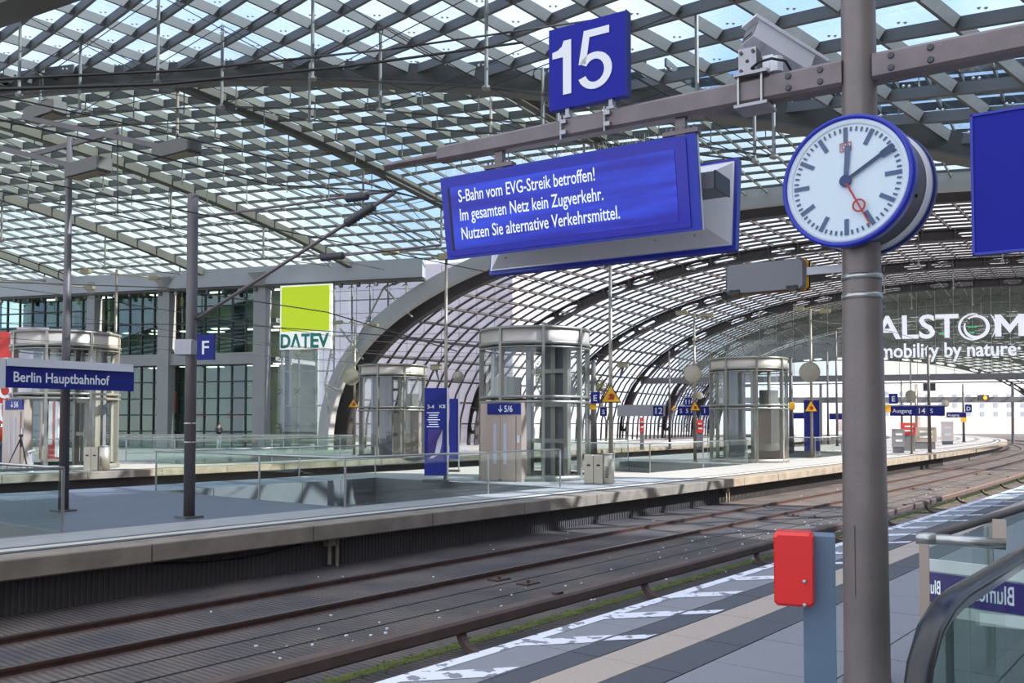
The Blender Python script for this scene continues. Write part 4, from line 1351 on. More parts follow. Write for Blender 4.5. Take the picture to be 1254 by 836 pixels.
b_ = MB(); b_.box(Vector((.12, .13, .31)) + Am @ Vector((-.239, 0, -.03)), (.004, .10, .016), m=Am); lbuild(b_, 'lens_slot', 'black', cv)
b_ = MB(); b_.box((.09, .02, .19), (.07, .06, .09)); b_.lathe([(.0, -.05), (.05, -.05), (.05, .05), (0, .05)], 12, c=(.13, .03, .17)); lbuild(b_, 'pivot', 'casing_grey', cv)
lbuild(MB().tube([(-.0, -.08, .14), (.06, -.1, .165), (.14, -.1, .17), (.22, -.06, .15), (.24, 0, .10)], .009, 8), 'power_cable', 'black', cv)

# red call box on blue-grey post
q = ground(1000, 600, 0)
rz = -R(20)
pp = Vector(((1001 - CXP) / FPX * 4.0, 4.0, 0))
top = at(1001, 653, 4.0).z
pr = thing('call_post', pp, 'blue-grey square steel post left of the column', 'post', rz=rz)
lbuild(MB().bevbox((0, 0, top / 2), (.135, .12, top), .006), 'post', 'post_blue_grey', pr)
rbx = thing('red_box', pp + Matrix.Rotation(rz, 3, 'Z') @ Vector((-.070, -.085, top - .155)), 'red metal box with two screws fixed to the blue-grey post', 'box', rz=rz)
b_ = MB(); b_.bevbox((-.032, 0, .012), (.165, .13, .318), .014); lbuild(b_, 'housing', 'red_paint', rbx)
lbuild(MB().box((-.015, -.0655, 0), (.0025, .002, .31)), 'seam', 'black', rbx) if False else None
for z in (-.035, -.135): lbuild(MB().lathe([(0, -.075), (.008, -.073), (.010, -.066)], 12, axis='Y', c=(.012, 0, z)), 'screw', 'stainless', rbx)

# escalator at lower right
hd = R(39); fv = Vector((math.sin(hd), math.cos(hd), 0)); rv = Vector((math.cos(hd), -math.sin(hd), 0))
pE = at(1150, 738, 2.95)
def EF(f, r, z): return Vector((pE.x, pE.y, 0)) + fv * f + rv * r + Vector((0, 0, z))
hz = pE.z
esc = thing('escalator', EF(0, 0, 0), 'escalator with black handrail and glass sides at the lower right', 'escalator')
pathH = []
for r_ in (0.0, 1.05):
    path = [EF(6.5, r_, hz + .0), EF(4, r_, hz), EF(2, r_, hz), EF(.6, r_, hz), EF(.25, r_, hz), EF(.05, r_, hz - .015), EF(-.12, r_, hz - .06), EF(-.24, r_, hz - .15), EF(-.31, r_, hz - .27), EF(-.34, r_, hz - .42), EF(-.31, r_, hz - .56), EF(-.2, r_, hz - .68), EF(.0, r_, hz - .74), EF(.3, r_, hz - .75)]
    ups = []
    mb = MB(); n = len(path)
    prof = [(-.04, -.012), (-.036, .006), (-.018, .014), (.018, .014), (.036, .006), (.04, -.012), (.032, -.02), (-.032, -.02)]
    vs = []
    for i, p in enumerate(path):
        d = (path[min(i + 1, n - 1)] - path[max(i - 1, 0)]).normalized(); N_ = rv.cross(d).normalized()
        if i == 0: N_ = Vector((0, 0, 1)) if N_.z > 0 else N_
        if rv.cross(d).z < 0 and i < 4: N_ = -rv.cross(d).normalized()
        N_ = d.cross(rv).normalized() if (d.cross(rv)).dot(Vector((0, 0, 1))) > 0 or i > 5 else N_
        vs += [p + rv * a + N_ * b for a, b in prof]
    fs = [(i * 8 + j, i * 8 + (j + 1) % 8, (i + 1) * 8 + (j + 1) % 8, (i + 1) * 8 + j) for i in range(n - 1) for j in range(8)]
    mb.add(vs, fs).build('handrail', 'rubber', esc, True)
    mb = MB()
    inn = [(6.5, hz - .025), (.25, hz - .025), (.05, hz - .04), (-.1, hz - .085), (-.21, hz - .165), (-.28, hz - .28), (-.305, hz - .42), (-.28, hz - .54), (-.18, hz - .64)]
    inn2 = [(6.5, hz - .055), (.24, hz - .055), (.06, hz - .07), (-.07, hz - .11), (-.175, hz - .19), (-.24, hz - .29), (-.265, hz - .42), (-.24, hz - .53), (-.15, hz - .62)]
    for i in range(8):
        a, b, c, d = inn[i], inn[i + 1], inn2[i + 1], inn2[i]
        q = [EF(x[0], r_ - .022, x[1]) for x in (a, b, c, d)] + [EF(x[0], r_ + .022, x[1]) for x in (a, b, c, d)]
        mb.add(q, [(0, 1, 2, 3), (7, 6, 5, 4), (0, 4, 5, 1), (2, 6, 7, 3)])
    mb.build('rail_profile', 'stainless', esc)
    xs = [-.22, .42, 1.6, 2.8, 4.0, 5.2, 6.4]
    for i in range(6):
        pts = [(xs[i] + .004, .12), (xs[i + 1] - .004, .12), (xs[i + 1] - .004, hz - .055), (max(xs[i] + .004, -.22), hz - .055)]
        if i == 0: pts = [(-.15, .2), (.416, .12), (.416, hz - .055), (.2, hz - .06), (.05, hz - .072), (-.07, hz - .115), (-.175, hz - .2), (-.24, hz - .3), (-.262, hz - .42), (-.24, hz - .53)]
        mb = MB(); mb.poly(pts, lambda x, y, z, r_=r_: EF(x, r_ + y, z), -.005, .005); mb.build('glass_panel', 'escalator_glass', esc)
    mb = MB(); mb.poly([(-.15, 0), (6.5, 0), (6.5, .14), (-.15, .22)], lambda x, y, z, r_=r_: EF(x, r_ + y, z), -.09, .09); mb.build('skirt', 'stainless', esc)
mb = MB(); mb.poly([(-.1, .003), (6.4, .003), (6.4, .02), (-.1, .02)], lambda x, y, z: EF(x, .525 + y, z), -.43, .43); mb.build('pit_floor', 'interior_dark', esc)
mb = MB(); mb.poly([(.30, .02), (.42, .02), (.42, .03), (.30, .03)], lambda x, y, z: EF(x, .525 + y, z), -.43, .43); mb.build('comb_edge', 'yellow', esc)
for i in range(15):
    f = .25 + i * .4; z = -.0 - max(0, (i - 2)) * .2
    if z < -.85: z = -.85
    mb = MB(); mb.box(EF(f, .525, z - .08 + .0), (.9, .38, .18), -hd); mb.build('step', 'dark_grey', esc)
# glass balustrades beside the escalator
gbl = thing('glass_balustrade', ground(1125, 700, 0) if False else P(3.2, -1.2, 0), 'glass balustrade with round steel handrail behind the escalator', 'railing')
ra, rb2 = at(1122, 658, 4.62), at(1232, 666, 4.42)
mb = MB(); mb.cyl(ra, rb2, .028, k=16); mb.build('cross_handrail', 'stainless', gbl, True)
mb = MB(); mb.cyl(ra + (rb2 - ra) * .0 - (rb2 - ra).normalized() * .0, ra + (rb2 - ra).normalized() * .09, .031, k=16); mb.build('rail_end', 'stainless', gbl, True)
d = (rb2 - ra); dn = math.atan2(d.y, d.x)
mb = MB(); c = ra + d * .09; mb.box((c.x, c.y, ra.z / 2), (.045, .03, ra.z - .03), dn); mb.build('end_post', 'door_metal', gbl)
mb = MB(); c = ra + d * .55; mb.box((c.x, c.y, ra.z / 2), (d.length * .85, .012, ra.z - .08), dn); mb.build('glass_panel', 'rail_glass', gbl)
mb = MB(); c = at(1224, 652, 4.44); mb.box(c, (.06, .03, .13), dn); mb.build('rail_bracket', 'door_metal', gbl)
ga, gb2 = at(1140, 656, 4.95), at(1254, 617, 6.60)
dl = (gb2 - ga); dl.z = 0; dln = dl.normalized(); 
gl2 = thing('long_glass_balustrade', (ga.x, ga.y, 0), 'long glass balustrade with dark round handrail running away behind the escalator', 'railing')
mb = MB(); mb.cyl(ga, ga + dln * 9.0, .026, k=14); mb.build('handrail', 'mast_paint', gl2, True)
for i in range(6):
    c = ga + dln * (.55 + i * 1.3); mb = MB(); mb.box((c.x, c.y, ga.z / 2), (1.27, .012, ga.z - .1), math.atan2(dln.y, dln.x)); mb.build('glass_panel', 'rail_glass', gl2)
    c = ga + dln * (1.2 + i * 1.3); mb = MB(); mb.box((c.x, c.y, ga.z / 2), (.03, .05, ga.z - .04), math.atan2(dln.y, dln.x)); mb.build('post', 'stainless', gl2)
# shop sign board behind the glass, reversed lettering
sb0, sb1 = at(1130, 712, 4.75), at(1345, 752, 4.15)
cs = (sb0 + sb1) / 2; dsb = sb1 - sb0; Ls = dsb.length
sgn = thing('shop_sign_board', cs, 'purple and white shop sign board behind the escalator glass with reversed lettering', 'sign', rz=math.atan2(dsb.y, dsb.x))
lbuild(MB().box((0, 0, .0), (Ls, .02, .15)), 'purple_band', 'purple', sgn)
lbuild(MB().box((0, .002, .115), (Ls, .02, .06)), 'white_band', 'letter_white', sgn)
lbuild(MB().box((0, .002, -.11), (Ls, .02, .06)), 'lower_band', 'letter_white', sgn)
letters('Blum', .10, (-Ls / 2 + .12 * Ls, -.013, -.03), 'letter_grey_glow', sgn, width=.10 * Ls, flip=True, depth=.001, bold=.001)
letters('Blumen', .13, (-Ls / 2 + .56 * Ls, -.013, -.035), 'letter_grey_glow', sgn, width=.24 * Ls, flip=True, depth=.001, bold=.001)
for x in (-.28, .28): lbuild(MB().box((x, .03, -(cs.z) / 2 - .05), (.03, .03, cs.z - .1)), 'stand', 'dark_grey', sgn)

# ================================================================== PLATFORM FURNITURE BUILDERS
def railing(pts, label, h=1.05, pane=1.45, name='glass_railing', double=False):
    root = thing(name, pts[0], label, 'railing')
    for a, b in zip(pts[:-1], pts[1:]):
        a, b = Vector(a), Vector(b); d = b - a; L = d.length; n = max(1, round(L / pane)); u = d.normalized(); rz = math.atan2(d.y, d.x)
        MB().cyl(a + Vector((0, 0, h)), b + Vector((0, 0, h)), .025, k=8).build('handrail', 'stainless', root, True)
        if double: MB().cyl(a + Vector((0, 0, h - .14)), b + Vector((0, 0, h - .14)), .015, k=6).build('lower_rail', 'stainless', root, True)
        for i in range(n):
            c = a + d * (i + .5) / n; MB().box(c + Vector((0, 0, h / 2)), (L / n - .015, .014, h - .06), rz).build('glass_panel', 'rail_glass', root)
        for i in range(n + 1):
            if i in (0, n) or i % 3 == 0:
                c = a + d * i / n; MB().box(c + Vector((0, 0, h / 2)), (.02, .045, h - .02), rz).build('post', 'stainless', root)
    return root
def PB(s, n): return P(s, n, LB)
railing([PB(-3, -14.9), PB(6.8, -14.9), PB(6.8, -22.1)], 'glass railing with a corner at the left end of the far platform')
railing([PB(12.6, -22.1), PB(12.6, -14.65), PB(20.5, -14.65)], 'glass railing around the stair opening in front of the middle lift')
railing([PB(12.6, -22.1), PB(20.5, -22.1)], 'rear glass railing of the stair opening in front of the middle lift')
railing([PB(28.4, -22.1), PB(28.4, -16.2), PB(37.1, -16.2)], 'glass railing around the stair opening right of the middle lift')
railing([PB(28.4, -22.1), PB(37.1, -22.1)], 'rear glass railing right of the middle lift')
railing([PB(46, -22.1), PB(46, -16.2), PB(58, -16.2)], 'distant glass railing beyond the right lift')
railing([PB(2, -40.6), PB(2, -35.4), PB(11, -35.4)], 'glass railing on the rear platform left of the mast')
railing([PB(22, -40.6), PB(22, -35.1), PB(30.6, -35.1)], 'glass railing on the rear platform before the small lift')
railing([PB(13, -42.5), PB(21, -42.5)], 'rear platform glass railing under the square light green sign')
tq0, tq1 = on_plane_t(138, 50), on_plane_t(440, 50)
def FQ(t, w): p = FP(t, LB, w); return p
railing([FQ(tq0, 50), FQ(tq1, 50)], 'double glass railing along the foot of the office facade', double=True)
railing([FQ(tq0 + 2, 46), FQ(tq1 + 3, 46)], 'front glass railing below the office facade', double=True)

# ---- lifts
def lift(loc, rz, label, sign, scale=1.0):
    r = thing('glass_lift', loc, label, 'lift', 'glass lift towers', rz)
    r.scale = (scale,) * 3
    Rr = 1.71
    lbuild(MB().lathe([(Rr + .06, 4.32), (Rr + .06, 4.70), (Rr - .02, 4.70)], 40), 'roof_band', 'lift_band', r, True)
    for h, w in ((4.74, .08), (4.27, .09), (4.14, .04), (2.60, .08), (2.44, .08), (.08, .16)):
        lbuild(MB().lathe([(Rr - .06, h - w / 2), (Rr + .10, h - w / 2), (Rr + .10, h + w / 2), (Rr - .06, h + w / 2)], 40), 'ring', 'lift_steel', r, True)
    lbuild(MB().lathe([(0, 4.86), (Rr * .6, 4.84), (Rr, 4.80), (Rr + .05, 4.76)], 40), 'roof', 'mid_grey', r, True)
    for k in range(8):
        a = R(-90 + 45 * k)
        z0 = 2.5 if k == 0 else 0
        lbuild(MB().box((math.cos(a) * (Rr + .03), math.sin(a) * (Rr + .03), (4.72 + z0) / 2), (.15, .09, 4.72 - z0), a), 'mullion', 'lift_steel', r)
        a0, a1 = a + R(2.5), a + R(42.5)
        for (z0, z1) in ((.16, 2.40), (2.64, 4.12)):
            if z0 < 1 and k in (0, 7):
                if k == 0: a0_, a1_ = a + R(26), a1
                else: a0_, a1_ = a0, a + R(19)
            else: a0_, a1_ = a0, a1
            lbuild(MB().lathe([(Rr, z0), (Rr, z1)], 6, a0=a0_, a1=a1_), 'glass_panel', 'lift_glass', r, True)
    # portal facing -y
    y = -Rr - .02
    lbuild(MB().box((0, y + .1, 1.20), (1.62, .30, 2.40)), 'door_portal', 'door_metal', r)
    for sx in (-1, 1):
        d = lbuild(MB().box((sx * .305, y - .06, 1.0), (.60, .03, 1.98)), 'door', 'door_metal', r)
        lbuild(MB().box((sx * .20, y - .078, 1.15), (.13, .006, 1.25)), 'door_window', 'pale_panel', d)
    lbuild(MB().box((.71, y - .06, 1.3), (.10, .02, .22)), 'call_panel', 'casing_grey', r)
    s = lbuild(MB().box((.16, y - .085, 2.22), (1.30, .05, .34)), 'level_sign', 'sign_blue_deep', r)
    if sign:
        letters(sign, .27, (.18, y - .113, 2.13), 'letter_white', r, bold=.004, depth=.001)
        b_ = MB(); b_.box((.04, y - .113, 2.23), (.03, .003, .20)); b_.box((.005, y - .113, 2.17), (.12, .003, .03), m=Matrix.Rotation(R(45), 3, 'Y')); b_.box((.075, y - .113, 2.17), (.12, .003, .03), m=Matrix.Rotation(R(-45), 3, 'Y'))
        lbuild(b_, 'arrow', 'letter_white', r)
    # shaft and car
    for (x, yy) in ((-.75, .75), (.75, .75), (0.0, 1.1)):
        lbuild(MB().box((x, yy, 2.3), (.18, .18, 4.5)), 'shaft_post', 'lift_steel', r)
    lbuild(MB().box((.0, 1.15, 2.3), (1.1, .12, 4.4)), 'guide_panel', 'mid_grey', r)
    for z in (1.2, 2.4, 3.5): lbuild(MB().box((0, .75, z), (1.5, .12, .14)), 'shaft_beam', 'lift_steel', r)
    lbuild(MB().box((-.95, -.2, 2.95), (.5, .8, .7)), 'drive_unit', 'lift_steel', r)
    return r
l1 = ground(655, 585, LB); 
def lp(px, Y):
    p = at(px, 520, Y); p.z = LB; return p
LRZ = -R(38)
lift(lp(655, 29.2), LRZ, 'large glass lift tower with blue 5/6 sign in the middle of the far platform', '5/6')
lift(lp(917, 42), LRZ + R(170), 'glass lift tower on the far platform right of the middle one', None)
lift(lp(481, 47), LRZ + R(200), 'small glass lift tower on the rear platform left of the blue info board', None)
lift(lp(80, 36), LRZ, 'glass lift tower behind the station name sign at the left', '5/6', 1.12)

# ---- masts and poles
def mast(px, pyf, pyt, size, label, r_top=None, m='mast_paint', Y=None):
    p = ground(px, pyf, LB) if Y is None else lp(px, Y)
    top = at(px, pyt, p.y).z
    r = thing('steel_mast', p, label, 'mast')
    k = 4 if not r_top else 12
    mb = MB()
    if r_top: mb.cyl(p, (p.x, p.y, top), size / 2, r_top / 2, k=14)
    else: mb.box((p.x, p.y, (p.z + top) / 2), (size, size, top - p.z), -R(38))
    mb.build('shaft', m, r, bool(r_top)); 
    MB().box(p + Vector((0, 0, .02)), (size * 1.8, size * 1.8, .04), -R(38)).build('base_plate', m, r)
    return r, p, top
mF, pF, tF = mast(231.5, 634, 238, .21, 'thick dark mast with the letter F sign', .20)
for pxx in (541, 518):
    MB().lathe([(.106, -.01), (.109, -.01), (.109, .01), (.106, .01)], 16, c=(pF.x, pF.y, at(231, pxx, pF.y).z)).build('steel_band', 'stainless', mF)
mL, pL, tL = mast(77.5, 626, 166, .205, 'slim dark mast behind the station name sign', .11)
# lamp arms of the left mast: two bars with lamp boxes
def lampbox(c, rz, label, L=1.15, dark=True, tilt=0.0):
    r = thing('lamp_box', c, label, 'lamp', rz=rz)
    lbuild(MB().bevbox((0, 0, 0), (L, .34, .28), .03), 'housing', 'lamp_body_dark' if dark else 'lamp_body', r)
    lbuild(MB().box((0, 0, -.145), (L * .85, .2, .02)), 'diffuser', 'lamp_body' if dark else 'letter_white', r)
    return r
arm = thing('crossed_lamp_bars', (pL.x, pL.y, tL), 'dark crossed lamp arms at the head of the slim mast', 'lamp bars')
Yl = pL.y
MB().sweep([at(28, 143, Yl + .8), at(235, 188, Yl - .9)], [(-.03, -.05), (.03, -.05), (.03, .05), (-.03, .05)]).build('bar', 'mast_paint', arm)
MB().sweep([at(-20, 176, Yl + .6), at(125, 212, Yl - .6)], [(-.03, -.05), (.03, -.05), (.03, .05), (-.03, .05)]).build('bar', 'mast_paint', arm)
MB().sweep([at(38, 190, Yl + .1), at(145, 160, Yl - .1)], [(-.03, -.05), (.03, -.05), (.03, .05), (-.03, .05)]).build('cross_bar', 'mast_paint', arm)
lrz = -R(33)
lampbox(at(55, 137, Yl + .7), lrz, 'dark lamp box at the upper left end of the crossed arms')
lampbox(at(216, 183, Yl - .8), lrz, 'dark lamp box at the right end of the crossed arms')
lampbox(at(108, 206, Yl - .5), lrz, 'dark lamp box on the lower arm beside the slim mast')
# station name sign
na, nb_ = at(5, 461, 16.8), at(162, 467.5, 18.9)
nd_ = nb_ - na; nd_.z = 0; LN = nd_.length; nc = (na + nb_) / 2
ns = thing('station_name_sign', nc, 'long blue Berlin Hauptbahnhof name sign with a grey cap on the slim mast', 'sign', rz=math.atan2(nd_.y, nd_.x))
lbuild(MB().box((0, 0, 0), (LN, .12, .40)), 'panel', 'sign_blue_deep', ns)
lbuild(MB().box((-.02, 0, .28), (LN - .06, .22, .155)), 'cap', 'casing_grey', ns)
lbuild(MB().box((-LN / 2 - .07, .02, .06), (.12, .2, .56)), 'end_box', 'casing_grey', ns)
for x in (-.5, -.15): lbuild(MB().box((x, .13, .1), (.06, .2, .08)), 'bracket', 'galvanised', ns)
letters('Berlin Hauptbahnhof', .27, (-LN / 2 + .055 * LN, -.064, -.085), 'letter_white', ns, width=LN * .735, depth=.001, bold=.004)
# sign F
def lettersign(c, letter, label, size=.36, w=None, rz=-R(30), m='sign_blue_deep', bs=.28):
    r = thing('letter_sign', c, label, 'sign', rz=rz)
    lbuild(MB().box((0, 0, 0), (w or size, .05, size * 1.4)), 'panel', m, r)
    letters(letter, size * 1.05, (0, -.028, -size * .38), 'letter_white', r, depth=.001, bold=.004, center=True)
    return r
lettersign(at(252.5, 425, pF.y - .2), 'F', 'blue sign with white letter F beside the thick mast', .34, rz=-R(8))
bx = thing('mast_junction_box', at(229, 425.5, pF.y - .0), 'pale grey junction box clamped on the thick mast at the F sign', 'box', rz=-R(8))
lbuild(MB().bevbox((0, 0, 0), (.36, .30, .30), .02), 'housing', 'galvanised', bx)
# cantilever from the thick mast
cn = thing('cantilever_arm', at(240, 390, pF.y), 'grey tube cantilever with ribbed insulators reaching from the thick mast', 'cantilever')
hA = at(483, 236, pF.y - 2.3); 
MB().cyl(at(240, 391, pF.y), hA, .033, k=10).build('diagonal_tube', 'beam_paint', cn, True)
MB().cyl(at(244, 266, pF.y), hA + Vector((0, 0, .04)), .024, k=10).build('top_tube', 'beam_paint', cn, True)
MB().cyl(at(370, 318, pF.y - 1.1), at(540, 300, pF.y - 2.6), .02, k=8).build('steady_tube', 'beam_paint', cn, True)
def insul(a, b, parent, r=.06):
    n = 9; pts = []; rs = []
    for i in range(n * 2 + 1):
        pts.append(a.lerp(b, i / (n * 2))); rs.append(r if i % 2 else r * .72)
    MB().tube(pts, rs, 10).build('insulator', 'dark_grey', parent, True)
A0, A1 = at(240, 391, pF.y), hA
insul(A0.lerp(A1, .78), A0.lerp(A1, .91), cn, .085)
B0, B1 = at(244, 266, pF.y), hA
insul(B0.lerp(B1, .78), B0.lerp(B1, .88), cn, .07)
C0, C1 = at(370, 318, pF.y - 1.1), at(540, 300, pF.y - 2.6)
insul(C0.lerp(C1, .15), C0.lerp(C1, .32), cn, .07)
for k in (.0, .02):
    wire('catenary_wire', [hA + Vector((0, 0, .02)), at(330, 226, 14), at(150, 180, 11.5), at(-30, 140, 9)] if k else [hA, at(800, 300, 40)], .012, 'dark wire running left from the cantilever head' if k else 'dark wire running right from the cantilever head')
wire('cross_wire', [at(60, 125, 30), at(270, 170, 26), at(430, 245, 22), at(520, 300, 20)], .018, 'dark wire crossing the crossing hall roof')
wire('pulley_wire', [at(144, 150, 18), at(144, 262, 18)], .012, 'thin vertical wire with a hook right of the slim mast')
wire('span_wire', [at(-10, 345, 40), at(200, 352, 34), at(400, 382, 30), at(560, 430, 28)], .02, 'thin span wire across the office facade')
wire('span_wire', [at(-10, 395, 50), at(300, 398, 42), at(600, 420, 36)], .02, 'second thin span wire lower on the office facade')
wire('span_wire', [at(-10, 232, 22), at(200, 276, 26), at(380, 312, 32), at(470, 330, 40)], .018, 'thin pale wire above the eave girder at the left')

# poles
def pole(px, Y, pyt, label, r=.055, m='pole_steel', triangle=None, mirror=None, lamps=None, cam_=None, dark=False):
    p = lp(px, Y); top = at(px, pyt, Y).z
    o = thing('lamp_pole', p, label, 'pole')
    MB().cyl(p, (p.x, p.y, top), r * 1.25, r * .8, k=10).build('shaft', m, o, True)
    MB().cyl(p, p + Vector((0, 0, .05)), r * 2.2, k=12).build('base', m, o)
    return o, p, top
def warn(px, py, Y, s, label):
    c = at(px, py, Y - .15); r = thing('warning_triangle', c, label, 'sign', 'yellow warning triangles on poles')
    k = s * Y / FPX
    b_ = MB(); b_.poly([(-k / 2, -k * .42), (k / 2, -k * .42), (0, k * .46)], lambda x, y, z: Vector((x, y, z)), -.01, .012); lbuild(b_, 'border', 'black', r)
    b_ = MB(); b_.poly([(-k * .42, -k * .37), (k * .42, -k * .37), (0, k * .37)], lambda x, y, z: Vector((x, y, z)), -.02, -.011); lbuild(b_, 'plate', 'yellow', r)
    b_ = MB(); b_.poly([(-k * .16, -k * .26), (k * .14, -k * .28), (k * .18, -k * .08), (0.02, k * .02), (-k * .12, -k * .06), (-k * .05, -k * .14)], lambda x, y, z: Vector((x, y, z)), -.026, -.021); lbuild(b_, 'symbol', 'red_mark', r)
    return r
def mirror(px, py, Y, s, label, rz=0):
    c = at(px, py, Y - .2); r = thing('round_mirror', c, label, 'mirror', rz=rz); k = s * Y / FPX / 2
    lbuild(MB().lathe([(0, -.035), (k * .5, -.03), (k * .93, -.012)], 24, axis='Y'), 'disc', 'mirror_metal', r, True)
    lbuild(MB().lathe([(k * .92, -.015), (k, -.02), (k, .04), (0, .05)], 24, axis='Y'), 'rim', 'lamp_body', r)
    return r
def lamps(px, py, Y, half, label):
    o = thing('twin_lamp', at(px, py, Y), label, 'lamp')
    a, b = at(px - half, py - half * .06, Y), at(px + half, py + half * .12, Y)
    MB().cyl(a, b, .03, k=8).build('arm', 'lamp_body', o, True)
    for c in (a, b): MB().bevbox(c, (.55, .2, .2), .03, -R(20)).build('head', 'lamp_body', o)
    return o
pole(748, 27, 318, 'steel pole with yellow triangle beside the waste bin', .06); warn(748, 482, 27, 26, 'yellow warning triangle on the pole beside the waste bin')
pole(546, 27.8, 312, 'steel pole behind the blue info board', .055); lamps(512, 310, 27.8, 34, 'twin pale lamp above the blue info board')
pole(434, 50, 392, 'thin pole with round mirror left of the small lift', .06); warn(433, 493, 50, 14, 'yellow warning triangle below the mirror left of the small lift'); mirror(430, 461, 50, 21, 'round mirror on the thin pole before the big arch', R(20)); lamps(436, 396, 50, 22, 'twin pale lamp above the mirror pole at the big arch')
pole(140, 40, 330, 'steel pole behind the station name sign', .07); warn(136, 484, 40, 17, 'yellow warning triangle under the station name sign'); lamps(147, 335, 40, 42, 'twin pale lamp under the eave girder left'); lamps(50, 345, 44, 60, 'twin pale lamp at the far left of the eave girder')
pole(851, 41, 384, 'steel pole with round mirror left of the right lift', .06); warn(851, 497, 41, 14, 'yellow warning triangle left of the right lift'); mirror(848, 457, 41, 22, 'round mirror on the pole left of the right lift', -R(10)); lamps(851, 384, 41, 16, 'twin pale lamp above the mirror left of the right lift')
pole(994, 46, 378, 'steel pole with round mirror left of the big column', .065); warn(993, 497, 46, 17, 'yellow warning triangle on the pole just left of the big column'); mirror(991.5, 455.5, 46, 25, 'round mirror on the pole just left of the big column', -R(10)); lamps(994, 379, 46, 16, 'twin pale lamp above the mirror left of the big column')
warn(825, 499, 62, 7, 'tiny yellow triangle on the thin dark mast in the vault')
for (px, Y, pyt, lab, r, m) in ((820, 62, 430, 'thin dark mast in the vault left of the right lift', .07, 'mast_paint'), (727, 40, 442, 'short dark mast behind the middle lift', .13, 'mast_paint'), (969, 52, 437, 'dark mast beside the right lift', .12, 'mast_paint'), (1014, 75, 428, 'slim dark mast far behind left of the big column', .08, 'mast_paint'), (1025, 70, 405, 'taller slim dark mast left of the big column', .08, 'mast_paint'), (1138, 54, 425, 'dark mast carrying a lamp under the gable lettering', .09, 'mast_paint'), (1180, 85, 470, 'thin dark mast beside the curving tracks', .1, 'mast_paint'), (1122, 70, 470, 'pale pole far down the platform', .08, 'pole_steel'), (1116, 52, 440, 'thin pole with mirror right of the big column', .05, 'pole_steel'), (1104.5, 75, 465, 'second thin dark mast right of the big column', .08, 'mast_paint')):
    pole(px, Y, pyt, lab, r, m)
mirror(1115, 484, 52, 13, 'round mirror right of the big column'); mirror(1158, 494, 70, 9, 'small round mirror at the end of the far platform')
mirror(857, 484, 60, 9, 'small round mirror behind the right lift pole', .2); mirror(561, 461, 29, 14, 'round mirror half hidden behind the info board pole')
# small cameras on poles
for (px, py, Y, lab) in ((763, 447, 27, 'small pale camera on the pole beside the waste bin'), (534, 450, 27.5, 'small pale camera on the pole above the info board')):
    o = thing('pole_camera', at(px, py, Y), lab, 'camera', rz=-R(25)); lbuild(MB().bevbox((0, 0, 0), (.34, .16, .14), .02), 'housing', 'lamp_body', o); lbuild(MB().box((0, .0, .085), (.42, .2, .02)), 'shield', 'lamp_body', o); lbuild(MB().cyl((0, 0, -.05), (-.1 if px > 700 else .12, 0, -.4), .04), 'bracket', 'dark_grey', o)
# info boards
def infoboard(px, Y, pyt, pyb, wpx, label, detail=True):
    c = lp(px, Y); r = thing('information_board', c, label, 'information board', rz=-R(4))
    zt = at(px, pyt, Y).z - LB; w = wpx * Y / FPX; zb = at(px, pyb, Y).z - LB
    lbuild(MB().box((0, 0, (zt + zb) / 2), (w, .12, zt - zb)), 'panel', 'sign_blue_deep', r)
    lbuild(MB().box((w / 2 + .015, 0, (zt + .0) / 2), (.04, .14, zt + .02)), 'edge_post', 'stainless', r)
    lbuild(MB().box((0, 0, .04), (w + .1, .3, .08)), 'base', 'dark_grey', r)
    if detail:
        letters('3-4', .16, (-w * .38, -.064, zt - .62), 'letter_white', r, depth=.001, bold=.003)
        letters('ICE', .13, (w * .15, -.064, zt - .60), 'letter_white', r, depth=.001, bold=.003)
        for i in range(7):
            lbuild(MB().box((-w * .12 + (.02 if i % 2 else 0), -.064, zt - .75 - i * .07), (w * (.4 if i % 3 else .55), .004, .018)), 'text_row', 'letter_grey_glow', r)
        lbuild(MB().box((0, -.064, zt - 1.72), (w * .68, .006, .95)), 'poster', 'purple', r)
        b_ = MB(); b_.poly([(-w * .28, -2.12), (-.02, -1.95), (.05, -1.6), (w * .3, -1.28), (w * .26, -1.7), (.12, -2.0), (-.1, -2.12)], lambda x, y, z: Vector((x, y, z + zt)), -.069, -.073)
        lbuild(b_, 'poster_swirl', 'pale_panel', r)
    return r
infoboard(534, 27.2, 475, 582, 28, 'tall blue information board with a purple poster on the far platform')
infoboard(556, 33, 488, 562, 11, 'second blue information board half hidden behind the first', False)
infoboard(994, 48, 490, 552, 18, 'blue information board behind the pole left of the big column', False)
# bins
def bin_(px, Y, rz, label, s=1.0):
    c = lp(px, Y); r = thing('waste_bin', c, label, 'waste bin', rz=rz); r.scale = (s,) * 3
    for k, x in enumerate((-.28, 0.0)): 
        lbuild(MB().bevbox((x - .0, 0, .43), (.27, .36, .84), .012), 'compartment', 'bin_metal', r)
        lbuild(MB().box((x, -.185, .55), (.10, .012, .05)), 'opening', 'black', r)
    lbuild(MB().lathe([(0, .02), (.19, .02), (.19, .86), (0, .87)], 20, c=(.26, 0, 0)), 'round_end', 'bin_metal', r, True)
    lbuild(MB().lathe([(0, .86), (.20, .86), (.20, .89), (0, .9)], 20, c=(.26, 0, 0)), 'lid', 'galvanised', r, True)
    me = letters('Abfall', .16, (.30, -.205, .16), 'dark_grey', r, depth=.001)
    me.matrix_local = Matrix.Translation((.30, -.20, .16)) @ Matrix.Rotation(math.pi / 2, 4, 'X') @ Matrix.Rotation(math.pi / 2, 4, 'Z')
    return r
bin_(733, 26.5, -R(10), 'beige metal waste bin marked Abfall at the foot of a pole')
bin_(120, 33.8, -R(10), 'beige waste bin marked Abfall below the station name sign', 1.05)
